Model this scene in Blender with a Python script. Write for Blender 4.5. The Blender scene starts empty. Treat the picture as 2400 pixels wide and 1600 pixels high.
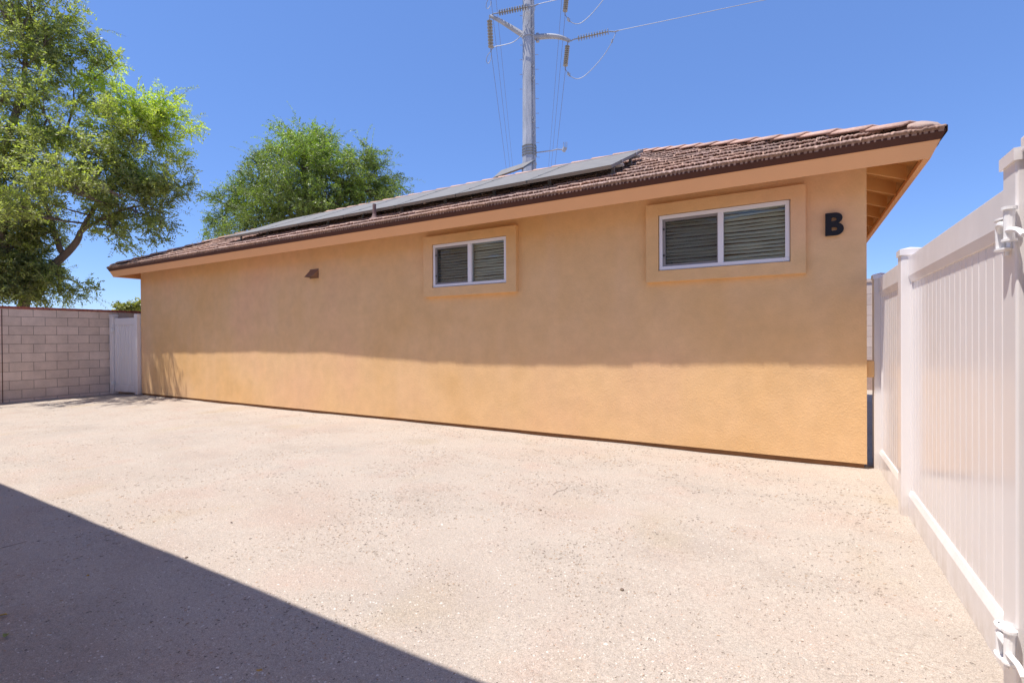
import bpy, bmesh, math, random
import numpy as np
from mathutils import Vector, Matrix, noise
random.seed(7); rng = np.random.default_rng(7)
S = bpy.context.scene; COL = S.collection
rad = math.radians

# ------------------------------------------------------------------ camera
YAW, PIT, ROL, FPX, EYE = .5253, -.0054, -.0059, 1152.4, 1.3
Rv = Vector((math.cos(YAW), math.sin(YAW), 0)); F0 = Vector((-math.sin(YAW), math.cos(YAW), 0)); Zv = Vector((0, 0, 1))
Fv = F0*math.cos(PIT) + Zv*math.sin(PIT); Uv = -F0*math.sin(PIT) + Zv*math.cos(PIT)
R2 = Rv*math.cos(ROL) + Uv*math.sin(ROL); U2 = -Rv*math.sin(ROL) + Uv*math.cos(ROL)
cam = bpy.data.objects.new('camera', bpy.data.cameras.new('camera')); COL.objects.link(cam)
M = Matrix((R2, U2, -Fv)).transposed().to_4x4(); M.translation = Vector((0, 0, EYE)); cam.matrix_world = M
cam.data.sensor_width = 36; cam.data.lens = 36*FPX/2400; cam.data.shift_y = -3/2400
cam.data.clip_start = .02; cam.data.clip_end = 3000; S.camera = cam
def at(px, py, dep):      # real-world point seen at a photograph position, at a given distance
    return Vector((0, 0, EYE)) + (Fv + R2*((px-1200)/FPX) - U2*((py-797)/FPX))*dep

# ------------------------------------------------------------------ light
SUN = Vector((-.215, -.240, 1)).normalized()       # towards the sun
w = bpy.data.worlds.new('World'); S.world = w; w.use_nodes = True; nt = w.node_tree
sky = nt.nodes.new('ShaderNodeTexSky'); sky.sky_type = 'NISHITA'; sky.sun_disc = False
sky.sun_elevation = math.asin(SUN.z); sky.sun_rotation = math.atan2(SUN.x, SUN.y)
sky.air_density = .9; sky.dust_density = .0; sky.ozone_density = 1.4; sky.altitude = 200
bg = nt.nodes['Background']; bg.inputs[1].default_value = .15
tn = nt.nodes.new('ShaderNodeMix'); tn.data_type = 'RGBA'; tn.blend_type = 'MULTIPLY'; tn.inputs[0].default_value = 1
tn.inputs[7].default_value = (.73, .81, 1.02, 1); hs = nt.nodes.new('ShaderNodeHueSaturation'); hs.inputs['Saturation'].default_value = 1.06
nt.links.new(sky.outputs[0], tn.inputs[6]); nt.links.new(tn.outputs[2], hs.inputs['Color']); ev = nt.nodes.new('ShaderNodeMix'); ev.data_type = 'RGBA'; ev.inputs[0].default_value = .42; ev.inputs[7].default_value = (1.0, 1.84, 4.3, 1)
nt.links.new(hs.outputs[0], ev.inputs[6]); nt.links.new(ev.outputs[2], bg.inputs[0])
sd = bpy.data.lights.new('sun', 'SUN'); sd.energy = 5.0; sd.angle = rad(.53); sd.color = (1, .955, .89)
so = bpy.data.objects.new('sun', sd); COL.objects.link(so); so.rotation_euler = SUN.to_track_quat('Z', 'Y').to_euler()
S.view_settings.view_transform = 'Standard'; S.view_settings.look = 'None'; S.view_settings.gamma = 1
S.view_settings.exposure = .44
S.render.engine = 'CYCLES'; S.render.resolution_x = 1024; S.render.resolution_y = 682

# ------------------------------------------------------------------ materials
class NT:
    def __init__(s, name):
        s.m = bpy.data.materials.new(name); s.m.use_nodes = True; s.t = s.m.node_tree
        s.b = s.t.nodes['Principled BSDF']; s.out = s.t.nodes['Material Output']
        s.b.inputs['Specular IOR Level'].default_value = .35
        s.co = s.t.nodes.new('ShaderNodeTexCoord').outputs['Object']
    def n(s, kind, **k):
        x = s.t.nodes.new(kind)
        for a, b in k.items():
            if hasattr(x, a): setattr(x, a, b)
            else: s.set(x, a, b)
        return x
    def set(s, x, a, b):
        a = a.replace('_', ' ')
        i = x.inputs[a] if a in x.inputs else None
        if hasattr(b, 'is_linked'): s.t.links.new(b, i)
        else: i.default_value = b
    def link(s, a, b): s.t.links.new(a, b)
    def mapv(s, scale, rot=(0, 0, 0)):
        x = s.n('ShaderNodeMapping'); s.link(s.co, x.inputs[0]); x.inputs['Scale'].default_value = scale; x.inputs['Rotation'].default_value = rot
        return x.outputs[0]
    def noise(s, scale, detail=4, rough=.55, vec=None, dist=0):
        x = s.n('ShaderNodeTexNoise'); x.inputs['Scale'].default_value = scale; x.inputs['Detail'].default_value = detail
        x.inputs['Roughness'].default_value = rough; x.inputs['Distortion'].default_value = dist
        s.link(vec or s.co, x.inputs['Vector']); return x.outputs['Fac']
    def vor(s, scale, vec=None, out='Distance'):
        x = s.n('ShaderNodeTexVoronoi'); x.inputs['Scale'].default_value = scale; s.link(vec or s.co, x.inputs['Vector']); return x.outputs[out]
    def ramp(s, f, *st):
        x = s.n('ShaderNodeValToRGB'); s.link(f, x.inputs[0]); e = x.color_ramp.elements
        while len(e) < len(st): e.new(.5)
        for el, (p, c) in zip(e, st):
            el.position = p; el.color = (c, c, c, 1) if not isinstance(c, tuple) else (*c, 1)
        return x.outputs[0]
    def mix(s, f, a, b, blend='MIX'):
        x = s.n('ShaderNodeMix'); x.data_type = 'RGBA'; x.blend_type = blend
        for i, v in ((0, f), (6, a), (7, b)):
            if hasattr(v, 'is_linked'): s.link(v, x.inputs[i])
            else: x.inputs[i].default_value = v if i == 0 else (*v, 1)
        return x.outputs[2]
    def bump(s, h, st, dist=.01, nrm=None):
        x = s.n('ShaderNodeBump'); s.link(h, x.inputs['Height']); x.inputs['Strength'].default_value = st; x.inputs['Distance'].default_value = dist
        if nrm: s.link(nrm, x.inputs['Normal'])
        return x.outputs[0]
    def done(s, col=None, rough=None, nrm=None, **k):
        for i, v in (('Base Color', col), ('Roughness', rough), ('Normal', nrm)):
            if v is None: continue
            if hasattr(v, 'is_linked'): s.link(v, s.b.inputs[i])
            else: s.b.inputs[i].default_value = (*v, 1) if isinstance(v, tuple) else v
        for a, b in k.items(): s.b.inputs[a.replace('_', ' ')].default_value = b
        return s.m

def m_plain(name, col, rough=.5, var=.12, scale=6, metal=0, bump=.15):
    n = NT(name); f = n.noise(scale, 5)
    c = n.mix(f, tuple(x*(1-var) for x in col), tuple(min(1, x*(1+var)) for x in col))
    return n.done(c, rough, n.bump(n.noise(scale*12, 3), bump, .003), Metallic=metal)

def m_stucco():
    n = NT('stucco')
    base = n.ramp(n.noise(.55, 3, .5), (.3, (.74, .455, .20)), (.52, (.79, .51, .26)), (.75, (.80, .49, .28)))
    streak = n.noise(1.2, 3, .5, n.mapv((1.6, 1.6, .18)))
    c = n.mix(n.ramp(streak, (.5, 0.), (.78, .5)), base, (.79, .52, .30))
    dirt = n.ramp(n.noise(5, 6, .65), (.3, .92), (.7, 1.04))
    c = n.mix(1., c, dirt, 'MULTIPLY')
    lo = n.noise(42, 3, .6); hi = n.noise(130, 3, .6)
    vv = n.vor(60)
    b1 = n.bump(lo, .40, .005); b2 = n.bump(hi, .45, .003, b1); b3 = n.bump(vv, .3, .003, b2)
    return n.done(c, .92, b3, Specular_IOR_Level=.15)

def m_ground():
    n = NT('decomposed_granite')
    c = n.ramp(n.noise(.7, 4, .55), (.32, (.405, .34, .285)), (.5, (.445, .38, .32)), (.68, (.425, .345, .285)))
    pk = n.ramp(n.noise(1.9, 3, .5, dist=.4), (.52, 0.), (.72, .40))
    c = n.mix(pk, c, (.44, .325, .265))
    gr = n.ramp(n.noise(1.3, 5, .65, n.mapv((.7, 1.6, 1))), (.5, 0.), (.72, .30))
    c = n.mix(gr, c, (.31, .285, .25))
    yl = n.ramp(n.noise(.9, 2, .5, n.mapv((1.3, .9, 1), (0, 0, .6))), (.6, 0.), (.78, .45))
    c = n.mix(yl, c, (.385, .30, .19))
    pm = n.ramp(n.noise(1.5, 3, .6, n.mapv((.8, 1.5, 1), (0, 0, .3))), (.46, 0.), (.66, 1.))
    fk = n.ramp(n.noise(34, 4, .75, n.mapv((1, 1.7, 1), (0, 0, .4))), (.52, 0.), (.64, .6))
    c = n.mix(n.mix(1., pm, fk, 'MULTIPLY'), c, (.235, .175, .13))
    fk2 = n.ramp(n.noise(26, 3, .7, n.mapv((1.8, 1, 1), (0, 0, -.5))), (.58, 0.), (.68, .3))
    c = n.mix(fk2, c, (.30, .26, .22))
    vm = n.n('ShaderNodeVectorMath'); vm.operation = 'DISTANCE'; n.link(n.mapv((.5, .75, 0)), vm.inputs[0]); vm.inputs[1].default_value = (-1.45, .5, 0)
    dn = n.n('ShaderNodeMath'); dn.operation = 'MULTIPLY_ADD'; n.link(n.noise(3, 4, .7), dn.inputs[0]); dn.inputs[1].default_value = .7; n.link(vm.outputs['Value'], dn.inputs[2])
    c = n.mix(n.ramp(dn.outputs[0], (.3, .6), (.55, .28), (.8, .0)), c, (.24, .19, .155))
    g1 = n.ramp(n.noise(75, 6, .75), (.25, .5), (.42, .90), (.6, 1.04), (.8, 1.38))
    c = n.mix(1., c, g1, 'MULTIPLY')
    g2 = n.ramp(n.noise(240, 3, .7), (.28, .5), (.5, 1.), (.75, 1.4))
    c = n.mix(.9, c, g2, 'MULTIPLY')
    # flecks of straw and dark grit
    fl = n.ramp(n.vor(34, n.mapv((1, 2.6, 1), (0, 0, .5))), (.035, .35), (.075, 1.))
    c = n.mix(.75, c, fl, 'MULTIPLY')
    fl2 = n.ramp(n.vor(46, n.mapv((2.2, .8, 1), (0, 0, -.35))), (.03, 1.), (.06, 0.))
    c = n.mix(fl2, c, (.72, .66, .56))
    b1 = n.bump(n.noise(9, 4, .6), .35, .02); b2 = n.bump(n.noise(60, 4, .75), .8, .008, b1); b3 = n.bump(n.noise(220, 2, .6), .6, .003, b2)
    return n.done(c, .95, b3, Specular_IOR_Level=.12)

def m_attr(name, rough, bump=.4, sc=40, base=(1, 1, 1), spec=.25):
    n = NT(name); a = n.n('ShaderNodeVertexColor'); a.layer_name = 'tint'
    c = n.mix(1., a.outputs[0], base, 'MULTIPLY')
    c = n.mix(1., c, n.ramp(n.noise(sc, 5, .7), (.3, .72), (.7, 1.22)), 'MULTIPLY')
    return n.done(c, rough, n.bump(n.noise(sc*2, 4, .7), bump, .006), Specular_IOR_Level=spec)

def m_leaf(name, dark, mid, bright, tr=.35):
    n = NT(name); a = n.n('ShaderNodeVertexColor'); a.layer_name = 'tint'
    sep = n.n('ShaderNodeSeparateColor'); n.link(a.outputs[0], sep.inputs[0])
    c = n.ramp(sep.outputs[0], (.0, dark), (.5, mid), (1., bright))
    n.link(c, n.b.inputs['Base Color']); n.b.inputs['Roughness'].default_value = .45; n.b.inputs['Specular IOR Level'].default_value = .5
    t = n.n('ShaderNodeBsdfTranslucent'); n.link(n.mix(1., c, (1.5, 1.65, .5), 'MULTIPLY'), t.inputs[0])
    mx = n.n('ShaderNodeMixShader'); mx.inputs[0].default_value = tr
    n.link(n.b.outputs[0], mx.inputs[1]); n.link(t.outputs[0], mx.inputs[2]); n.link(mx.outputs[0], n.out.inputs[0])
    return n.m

def m_glass(name, tint, refl=.25, rough=.02, wav=.0):
    n = NT(name); tr = n.n('ShaderNodeBsdfTransparent'); tr.inputs[0].default_value = (*tint, 1)
    gl = n.n('ShaderNodeBsdfGlossy'); gl.inputs['Roughness'].default_value = rough
    fr = n.n('ShaderNodeFresnel'); fr.inputs[0].default_value = 1.5
    ad = n.n('ShaderNodeMath'); ad.operation = 'MULTIPLY_ADD'; n.link(fr.outputs[0], ad.inputs[0]); ad.inputs[1].default_value = .9; ad.inputs[2].default_value = refl
    ad.use_clamp = True
    if wav: n.link(n.bump(n.noise(1.6, 2, .5, n.mapv((1, 1, 5))), wav, .05), gl.inputs['Normal'])
    mx = n.n('ShaderNodeMixShader'); n.link(ad.outputs[0], mx.inputs[0]); n.link(tr.outputs[0], mx.inputs[1]); n.link(gl.outputs[0], mx.inputs[2])
    n.link(mx.outputs[0], n.out.inputs[0]); return n.m

def m_screen():
    n = NT('insect_screen'); tr = n.n('ShaderNodeBsdfTransparent')
    n.b.inputs['Base Color'].default_value = (.06, .058, .055, 1); n.b.inputs['Roughness'].default_value = .7
    mx = n.n('ShaderNodeMixShader'); mx.inputs[0].default_value = .34
    n.link(tr.outputs[0], mx.inputs[1]); n.link(n.b.outputs[0], mx.inputs[2]); n.link(mx.outputs[0], n.out.inputs[0]); return n.m

def m_block(name, c1, c2, mortar, vertical_axis='YZ'):
    # running-bond concrete masonry; object y (or x) runs along the wall, z up
    n = NT(name); sp = n.n('ShaderNodeSeparateXYZ'); n.link(n.co, sp.inputs[0]); cb = n.n('ShaderNodeCombineXYZ')
    n.link(sp.outputs[1 if vertical_axis == 'YZ' else 0], cb.inputs[0]); n.link(sp.outputs[2], cb.inputs[1])
    b = n.n('ShaderNodeTexBrick'); n.link(cb.outputs[0], b.inputs['Vector']); b.offset = .5
    b.inputs['Scale'].default_value = 1; b.inputs['Brick Width'].default_value = .4064; b.inputs['Row Height'].default_value = .2032
    b.inputs['Mortar Size'].default_value = .006; b.inputs['Mortar Smooth'].default_value = .3; b.inputs['Bias'].default_value = 0
    b.inputs['Color1'].default_value = (*c1, 1); b.inputs['Color2'].default_value = (*c2, 1); b.inputs['Mortar'].default_value = (*mortar, 1)
    c = n.mix(1., b.outputs['Color'], n.ramp(n.noise(3, 6, .7), (.3, .85), (.7, 1.12)), 'MULTIPLY')
    c = n.mix(1., c, n.ramp(n.noise(90, 3, .7), (.3, .85), (.7, 1.12)), 'MULTIPLY')
    inv = n.n('ShaderNodeMath'); inv.operation = 'SUBTRACT'; inv.inputs[0].default_value = 1; n.link(b.outputs['Fac'], inv.inputs[1])
    b1 = n.bump(inv.outputs[0], .8, .006); return n.done(c, .95, n.bump(n.noise(120, 3, .7), .35, .003, b1), Specular_IOR_Level=.1)

def m_vinyl():
    n = NT('white_vinyl'); d = n.ramp(n.noise(2.5, 5, .6, n.mapv((1, 1, .35))), (.3, .95), (.7, 1.02))
    c = n.mix(1., (.83, .785, .765), d, 'MULTIPLY')
    sp = n.n('ShaderNodeSeparateXYZ'); n.link(n.n('ShaderNodeNewGeometry').outputs['Position'], sp.inputs[0])
    lo = n.ramp(sp.outputs[2], (.0, 1.), (.10, .45), (.35, 0.)); sc = n.ramp(n.noise(9, 6, .75, n.mapv((1, 1, .5))), (.4, .15), (.68, .75))
    c = n.mix(n.mix(1., lo, sc, 'MULTIPLY'), c, (.55, .45, .36))
    c = n.mix(n.ramp(n.noise(14, 6, .8, n.mapv((1, 1, .15))), (.6, 0.), (.8, .22)), c, (.56, .50, .44))
    return n.done(c, n.ramp(n.noise(5, 3), (.3, .16), (.7, .26)), n.bump(n.noise(1.8, 2, .5), .12, .01), Specular_IOR_Level=.55)

def m_pole():
    n = NT('galvanised_steel'); c = n.ramp(n.noise(2.2, 6, .7, n.mapv((1, 1, .3))), (.3, (.27, .28, .31)), (.55, (.40, .41, .44)), (.75, (.52, .52, .54)))
    return n.done(c, .55, n.bump(n.noise(30, 3), .1, .01), Metallic=.25)

def m_panel():
    n = NT('dusty_solar_glass')
    c = n.ramp(n.noise(7, 5, .6), (.3, (.175, .165, .15)), (.7, (.225, .21, .19)))
    return n.done(c, .55, None, Specular_IOR_Level=.25)

MAT = dict(
    stucco=m_stucco(), ground=m_ground(), vinyl=m_vinyl(), pole=m_pole(), panel=m_panel(),
    trim=None, tile=m_attr('concrete_roof_tile', .95, spec=.06), bark=m_plain('bark', (.17, .13, .105), .9, .3, 9, bump=.8),
    fascia=m_plain('painted_fascia_wood', (.80, .425, .20), .6, .05, 3, bump=.2),
    soffit=m_plain('painted_rafter_wood', (.74, .41, .15), .65, .07, 3, bump=.25),
    flash=m_plain('brown_drip_edge', (.08, .026, .014), .6, .15, 3),
    weep=m_plain('brown_foundation_paint', (.24, .115, .05), .85, .35, 8),
    white=m_plain('white_window_vinyl', (.78, .77, .79), .35, .03, 3, bump=.05),
    sashgrey=m_plain('grey_screen_frame', (.24, .225, .22), .5, .08, 5),
    black=m_plain('black_letter_paint', (.010, .010, .014), .6, .2, 5),
    pane=m_glass('window_glass', (.90, .93, .89), .02, .03, .15), screen=m_screen(),
    blind=m_plain('window_blind', (.86, .88, .82), .6, .08, 4, bump=.05),
    room=m_plain('dark_room', (.05, .045, .04), .9), hood=m_plain('painted_vent_hood', (.27, .155, .095), .55, .1, 5),
    pipe=m_plain('brown_vent_pipe', (.19, .12, .105), .7, .2, 8), alu=m_plain('aluminium_frame', (.22, .21, .185), .5, .1, 6, .4),
    alud=m_plain('aluminium_rail', (.42, .42, .42), .4, .1, 6, .7),
    mortar=m_plain('grey_mortar', (.42, .30, .245), .95, .25, 14, bump=1.),
    cap=m_plain('red_brick_cap', (.36, .12, .085), .9, .35, 9, bump=.6),
    block=m_block('concrete_block', (.66, .525, .425), (.76, .61, .50), (.38, .30, .25)),
    blockx=m_block('far_concrete_block', (.56, .46, .40), (.66, .55, .48), (.42, .32, .27), 'XZ'),
    hinge=m_plain('white_hinge_paint', (.82, .81, .80), .25, .04, 9), screw=m_plain('dark_screw', (.06, .06, .07), .4, .1, 9, .5),
    porcelain=m_plain('grey_porcelain', (.30, .285, .26), .3, .1, 9), wire=m_plain('weathered_conductor', (.30, .31, .34), .55, .1, 3, .3),
    wiredark=m_plain('dark_thin_conductor', (.16, .17, .24), .6, .1, 3),
    leafA=m_leaf('leaf_grey_green', (.10, .12, .05), (.33, .35, .155), (.46, .55, .09), .5),
    leafB=m_leaf('leaf_fresh_green', (.065, .09, .032), (.16, .20, .065), (.28, .40, .05), .42),
    leafY=m_leaf('leaf_yellow_bush', (.12, .13, .03), (.26, .27, .06), (.42, .40, .08), .35),
    dry=m_plain('dry_leaf', (.48, .30, .07), .8, .3, 30), dryg=m_plain('faded_green_leaf', (.22, .24, .07), .8, .3, 30),
    porchpaint=m_plain('cream_porch_paint', (.88, .73, .56), .7, .05, 4),
    stone=m_plain('brown_stone', (.17, .13, .10), .9, .3, 30), twig=m_plain('dry_twig', (.20, .15, .12), .9, .3, 30),
    chip=m_attr('granite_chips', .9, .2, 60))

# ------------------------------------------------------------------ mesh helpers
def link(o, parent=None):
    COL.objects.link(o)
    if parent: o.parent = parent
    return o
def tag(o, label=None, cat=None, group=None, kind=None):
    for k, v in (('label', label), ('category', cat), ('group', group), ('kind', kind)):
        if v: o[k] = v
    return o
def empty(name, loc=(0, 0, 0)):
    o = bpy.data.objects.new(name, None); o.empty_display_size = .1; o.location = loc; COL.objects.link(o); return o
class MB:
    def __init__(s): s.v = []; s.f = []; s.c = []
    def add(s, vs, fs):
        k = len(s.v); s.v += [tuple(v) for v in vs]; s.f += [tuple(i+k for i in f) for f in fs]
    def quad(s, a, b, c, d): s.add((a, b, c, d), ((0, 1, 2, 3),))
    def box(s, x0, y0, z0, x1, y1, z1):
        s.add([(x0, y0, z0), (x1, y0, z0), (x1, y1, z0), (x0, y1, z0), (x0, y0, z1), (x1, y0, z1), (x1, y1, z1), (x0, y1, z1)],
              [(0, 3, 2, 1), (4, 5, 6, 7), (0, 1, 5, 4), (1, 2, 6, 5), (2, 3, 7, 6), (3, 0, 4, 7)])
    def prism(s, prof, a, b, fn):   # profile polygon (u,w) swept between parameters a, b with fn(u,w,t)->point
        n = len(prof); s.add([fn(u, w_, a) for u, w_ in prof] + [fn(u, w_, b) for u, w_ in prof],
              [tuple(range(n))[::-1], tuple(range(n, 2*n))] + [(i, (i+1) % n, n+(i+1) % n, n+i) for i in range(n)])
    def tube(s, pts, r, n=6, caps=True):
        pts = [Vector(p) for p in pts]; rs = r if isinstance(r, (list, tuple)) else [r]*len(pts); k = len(s.v); prev = None
        for i, p in enumerate(pts):
            t = (pts[min(i+1, len(pts)-1)] - pts[max(i-1, 0)]).normalized()
            if prev is None: u = t.orthogonal().normalized()
            else: u = (prev - t*prev.dot(t)).normalized()
            prev = u; v = t.cross(u)
            for j in range(n):
                a = 2*math.pi*j/n; s.v.append(tuple(p + (u*math.cos(a) + v*math.sin(a))*rs[i]))
        for i in range(len(pts)-1):
            for j in range(n):
                s.f.append((k+i*n+j, k+i*n+(j+1) % n, k+(i+1)*n+(j+1) % n, k+(i+1)*n+j))
        if caps: s.f.append(tuple(k+j for j in range(n))[::-1]); s.f.append(tuple(k+(len(pts)-1)*n+j for j in range(n)))
    def build(s, name, mat, parent=None, smooth=False, bevel=0, origin=None):
        me = bpy.data.meshes.new(name); o3 = Vector(origin) if origin is not None else None
        vs = s.v if o3 is None else [tuple(Vector(v)-o3) for v in s.v]
        me.from_pydata(vs, [], s.f); me.materials.append(MAT[mat] if isinstance(mat, str) else mat)
        bm = bmesh.new(); bm.from_mesh(me); bmesh.ops.recalc_face_normals(bm, faces=bm.faces); bm.to_mesh(me); bm.free()
        if smooth: me.polygons.foreach_set('use_smooth', [True]*len(me.polygons))
        o = bpy.data.objects.new(name, me)
        if o3 is not None: o.location = o3
        link(o, parent)
        if bevel:
            b = o.modifiers.new('bevel', 'BEVEL'); b.width = bevel; b.segments = 2; b.limit_method = 'ANGLE'
        return o
def np_mesh(name, V, F, mat, parent=None, tint=None, k=4):   # V (n,3), F (m,k)
    me = bpy.data.meshes.new(name); me.vertices.add(len(V)); me.vertices.foreach_set('co', V.astype(np.float32).ravel())
    m = len(F); me.loops.add(m*k); me.loops.foreach_set('vertex_index', F.astype(np.int32).ravel())
    me.polygons.add(m); me.polygons.foreach_set('loop_start', np.arange(0, m*k, k, dtype=np.int32))
    me.update(calc_edges=True); me.validate()
    if tint is not None:
        a = me.color_attributes.new('tint', 'FLOAT_COLOR', 'POINT'); t = np.ones((len(V), 4), np.float32); t[:, :3] = tint
        a.data.foreach_set('color', t.ravel())
    me.materials.append(MAT[mat]); return link(bpy.data.objects.new(name, me), parent)
def smooth_curve(pts, n=6):
    pts = [Vector(p) for p in pts]; out = []
    P = [pts[0]*2-pts[1]] + pts + [pts[-1]*2-pts[-2]]
    for i in range(1, len(P)-2):
        for j in range(n):
            t = j/n; a, b, c, d = P[i-1:i+3]
            out.append(.5*((2*b)+(c-a)*t+(2*a-5*b+4*c-d)*t*t+(3*b-a-3*c+d)*t**3))
    return out + [pts[-1]]

# ------------------------------------------------------------------ ground
GS = .0037
def gz(x, y=0): return GS*max(-16, min(0, x-.59))
def ground():
    xs = np.concatenate([[-900, -200, -60, -30], np.linspace(-20, 4, 161), [8, 30, 200, 900]])
    ys = np.concatenate([[-900, -200, -40, -8], np.linspace(-2, 9, 90), [14, 30, 80, 300, 1200]])
    V = []
    for y in ys:
        for x in xs:
            z = gz(x) + (.012*noise.noise(Vector((x*.8, y*.8, 0))) + .006*noise.noise(Vector((x*2.6, y*2.6, 3))) - .004 if -20 <= x <= 4 and -2 <= y <= 9 else -.004)
            V.append((x, y, z))
    nx, ny = len(xs), len(ys)
    F = [(j*nx+i, j*nx+i+1, (j+1)*nx+i+1, (j+1)*nx+i) for j in range(ny-1) for i in range(nx-1)]
    o = np_mesh('ground', np.array(V), np.array(F), 'ground'); o.data.polygons.foreach_set('use_smooth', [True]*len(F))
    tag(o, kind='structure')
ground()

def chips(n):   # loose granite chips and grit lying on the yard, denser close to the camera
    th = rng.uniform(-.95, .80, n); dep = 1.3 + rng.random(n)**1.7*7.5
    lat = np.tan(th)*dep
    X = dep*Fv.x + lat*Rv.x; Y = dep*Fv.y + lat*Rv.y
    ok = (X < .62) & (Y < 5.82) & (X > -14.9); X, Y = X[ok], Y[ok]; n = len(X)
    s = .0018 + .0042*rng.random(n)**3 + .006*(rng.random(n) > .994)*rng.random(n)
    base = np.array([[1, 0, 0], [0, 1, 0], [-1, .1, 0], [.1, -1, 0], [.15, .1, .8]])
    a = rng.uniform(0, 6.28, n); el = rng.uniform(.5, 1.6, (n, 3)); el[:, 2] = rng.uniform(.5, 1.1, n)
    P = base[None]*el[:, None]*s[:, None, None]; c, sn = np.cos(a), np.sin(a)
    Q = P.copy(); Q[:, :, 0] = c[:, None]*P[:, :, 0]-sn[:, None]*P[:, :, 1]; Q[:, :, 1] = sn[:, None]*P[:, :, 0]+c[:, None]*P[:, :, 1]
    zz = np.array([gz(x) + .012*noise.noise(Vector((x*.8, y*.8, 0))) + .006*noise.noise(Vector((x*2.6, y*2.6, 3))) for x, y in zip(X, Y)]) - .005
    Q += np.stack([X, Y, zz], 1)[:, None]
    idx = np.arange(n)[:, None, None]*5
    F = (np.array([[0, 1, 4], [1, 2, 4], [2, 3, 4], [3, 0, 4]])[None]+idx).reshape(-1, 3)
    pal = np.array([[.52, .43, .36], [.33, .28, .25], [.62, .56, .50], [.46, .32, .25], [.15, .12, .10], [.58, .54, .48]])
    t = pal[rng.choice(6, n, p=[.34, .22, .2, .12, .07, .05])]*rng.uniform(.8, 1.2, (n, 1))
    o = np_mesh('gravel', Q.reshape(-1, 3), F, 'chip', tint=np.repeat(t, 5, 0), k=3)
    tag(o, 'loose beige granite grit scattered over the yard', 'gravel', kind='stuff')
chips(120000)
def straw(n):
    th = rng.uniform(-.95, .80, n*3); dep = 1.4 + rng.random(n*3)**1.3*9; lat = np.tan(th)*dep
    X = dep*Fv.x + lat*Rv.x; Y = dep*Fv.y + lat*Rv.y
    k = np.array([noise.noise(Vector((a*1.3, b*1.9, 7))) for a, b in zip(X, Y)])
    ok = (X < .62) & (Y < 5.82) & (X > -14.9) & (k + rng.normal(0, .22, n*3) > .12); X, Y = X[ok][:n], Y[ok][:n]; n = len(X)
    dd_ = np.sqrt(X**2+Y**2); L = rng.uniform(.002, .008, n)*np.clip(dd_/3.2, .55, 1.5); W = rng.uniform(.0005, .0011, n)*np.clip(dd_/3.2, .7, 1.5); a = rng.uniform(-.9, .9, n)+.3
    dx, dy = np.cos(a), np.sin(a); Z = np.array([gz(x) + .012*noise.noise(Vector((x*.8, y*.8, 0))) + .006*noise.noise(Vector((x*2.6, y*2.6, 3))) for x, y in zip(X, Y)])
    def P(u, v, h): return np.stack([X+dx*L*u-dy*W*v, Y+dy*L*u+dx*W*v, Z+h*np.ones(n)], 1)
    z2 = rng.uniform(-.001, .003, n)
    V = np.stack([P(-1, -1, -.001), P(1, -1, z2), P(1, 1, z2), P(-1, 1, -.001), P(-1, 0, .0025), P(1, 0, .0025+z2)], 1).reshape(-1, 3)
    i = np.arange(n)[:, None, None]*6; F = (np.array([[0, 1, 5, 4], [3, 4, 5, 2]])[None]+i).reshape(-1, 4)
    pal = np.array([[.21, .165, .13], [.29, .24, .19], [.13, .105, .09], [.36, .23, .14]])
    t = np.repeat(pal[rng.choice(4, n, p=[.35, .35, .12, .18])]*rng.uniform(.8, 1.2, (n, 1)), 6, 0)
    o = np_mesh('litter', V, F, 'chip', tint=t); tag(o, 'short dry straw and bark bits strewn over the granite yard', 'litter', kind='stuff')
straw(11000)

# ------------------------------------------------------------------ house
house = empty('stucco_house', (-6.7, 5.88, 0)); HL = Vector(house.location)
tag(house, 'long tan stucco single storey house with brown tiled hip roof and two windows', 'house')
def hb(mb, name, mat, parent=None, **k):        # a part of the house: mesh kept in world coordinates under the house empty
    o = mb.build(name, mat, None, **k); p = parent or house
    o.parent = p; o.matrix_parent_inverse = Matrix.Translation(-HL) if p == house else Matrix.Identity(4); return o
YW, XL, XR, YB = 5.8785, -13.95, .588, 12.15
def wall_dy(x):   # the plaster is not quite flat
    z = np.interp(x, [-14, -13, -11, -9.3, -8, -6.8, -5.5, -4, -2.8, -.7, .6], [1.0, 1.02, 1.06, 1.10, 1.10, 1.09, 1.0, .965, .975, 1.03, 1.075])
    return -(z-1.04)*.225 + .0025*noise.noise(Vector((x*1.7, 0, 0)))
WIN = [dict(x0=-4.763, x1=-3.471, z0=2.062, z1=2.701, m0=-4.125, m1=-4.063, t=(-4.935, -3.31, 1.925, 2.832), lab='smaller-looking window near the middle of the wall'),
       dict(x0=-1.393, x1=-.062, z0=2.073, z1=2.707, m0=-.755, m1=-.697, t=(-1.541, .08, 1.939, 2.844), lab='window beside the black letter')]
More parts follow.
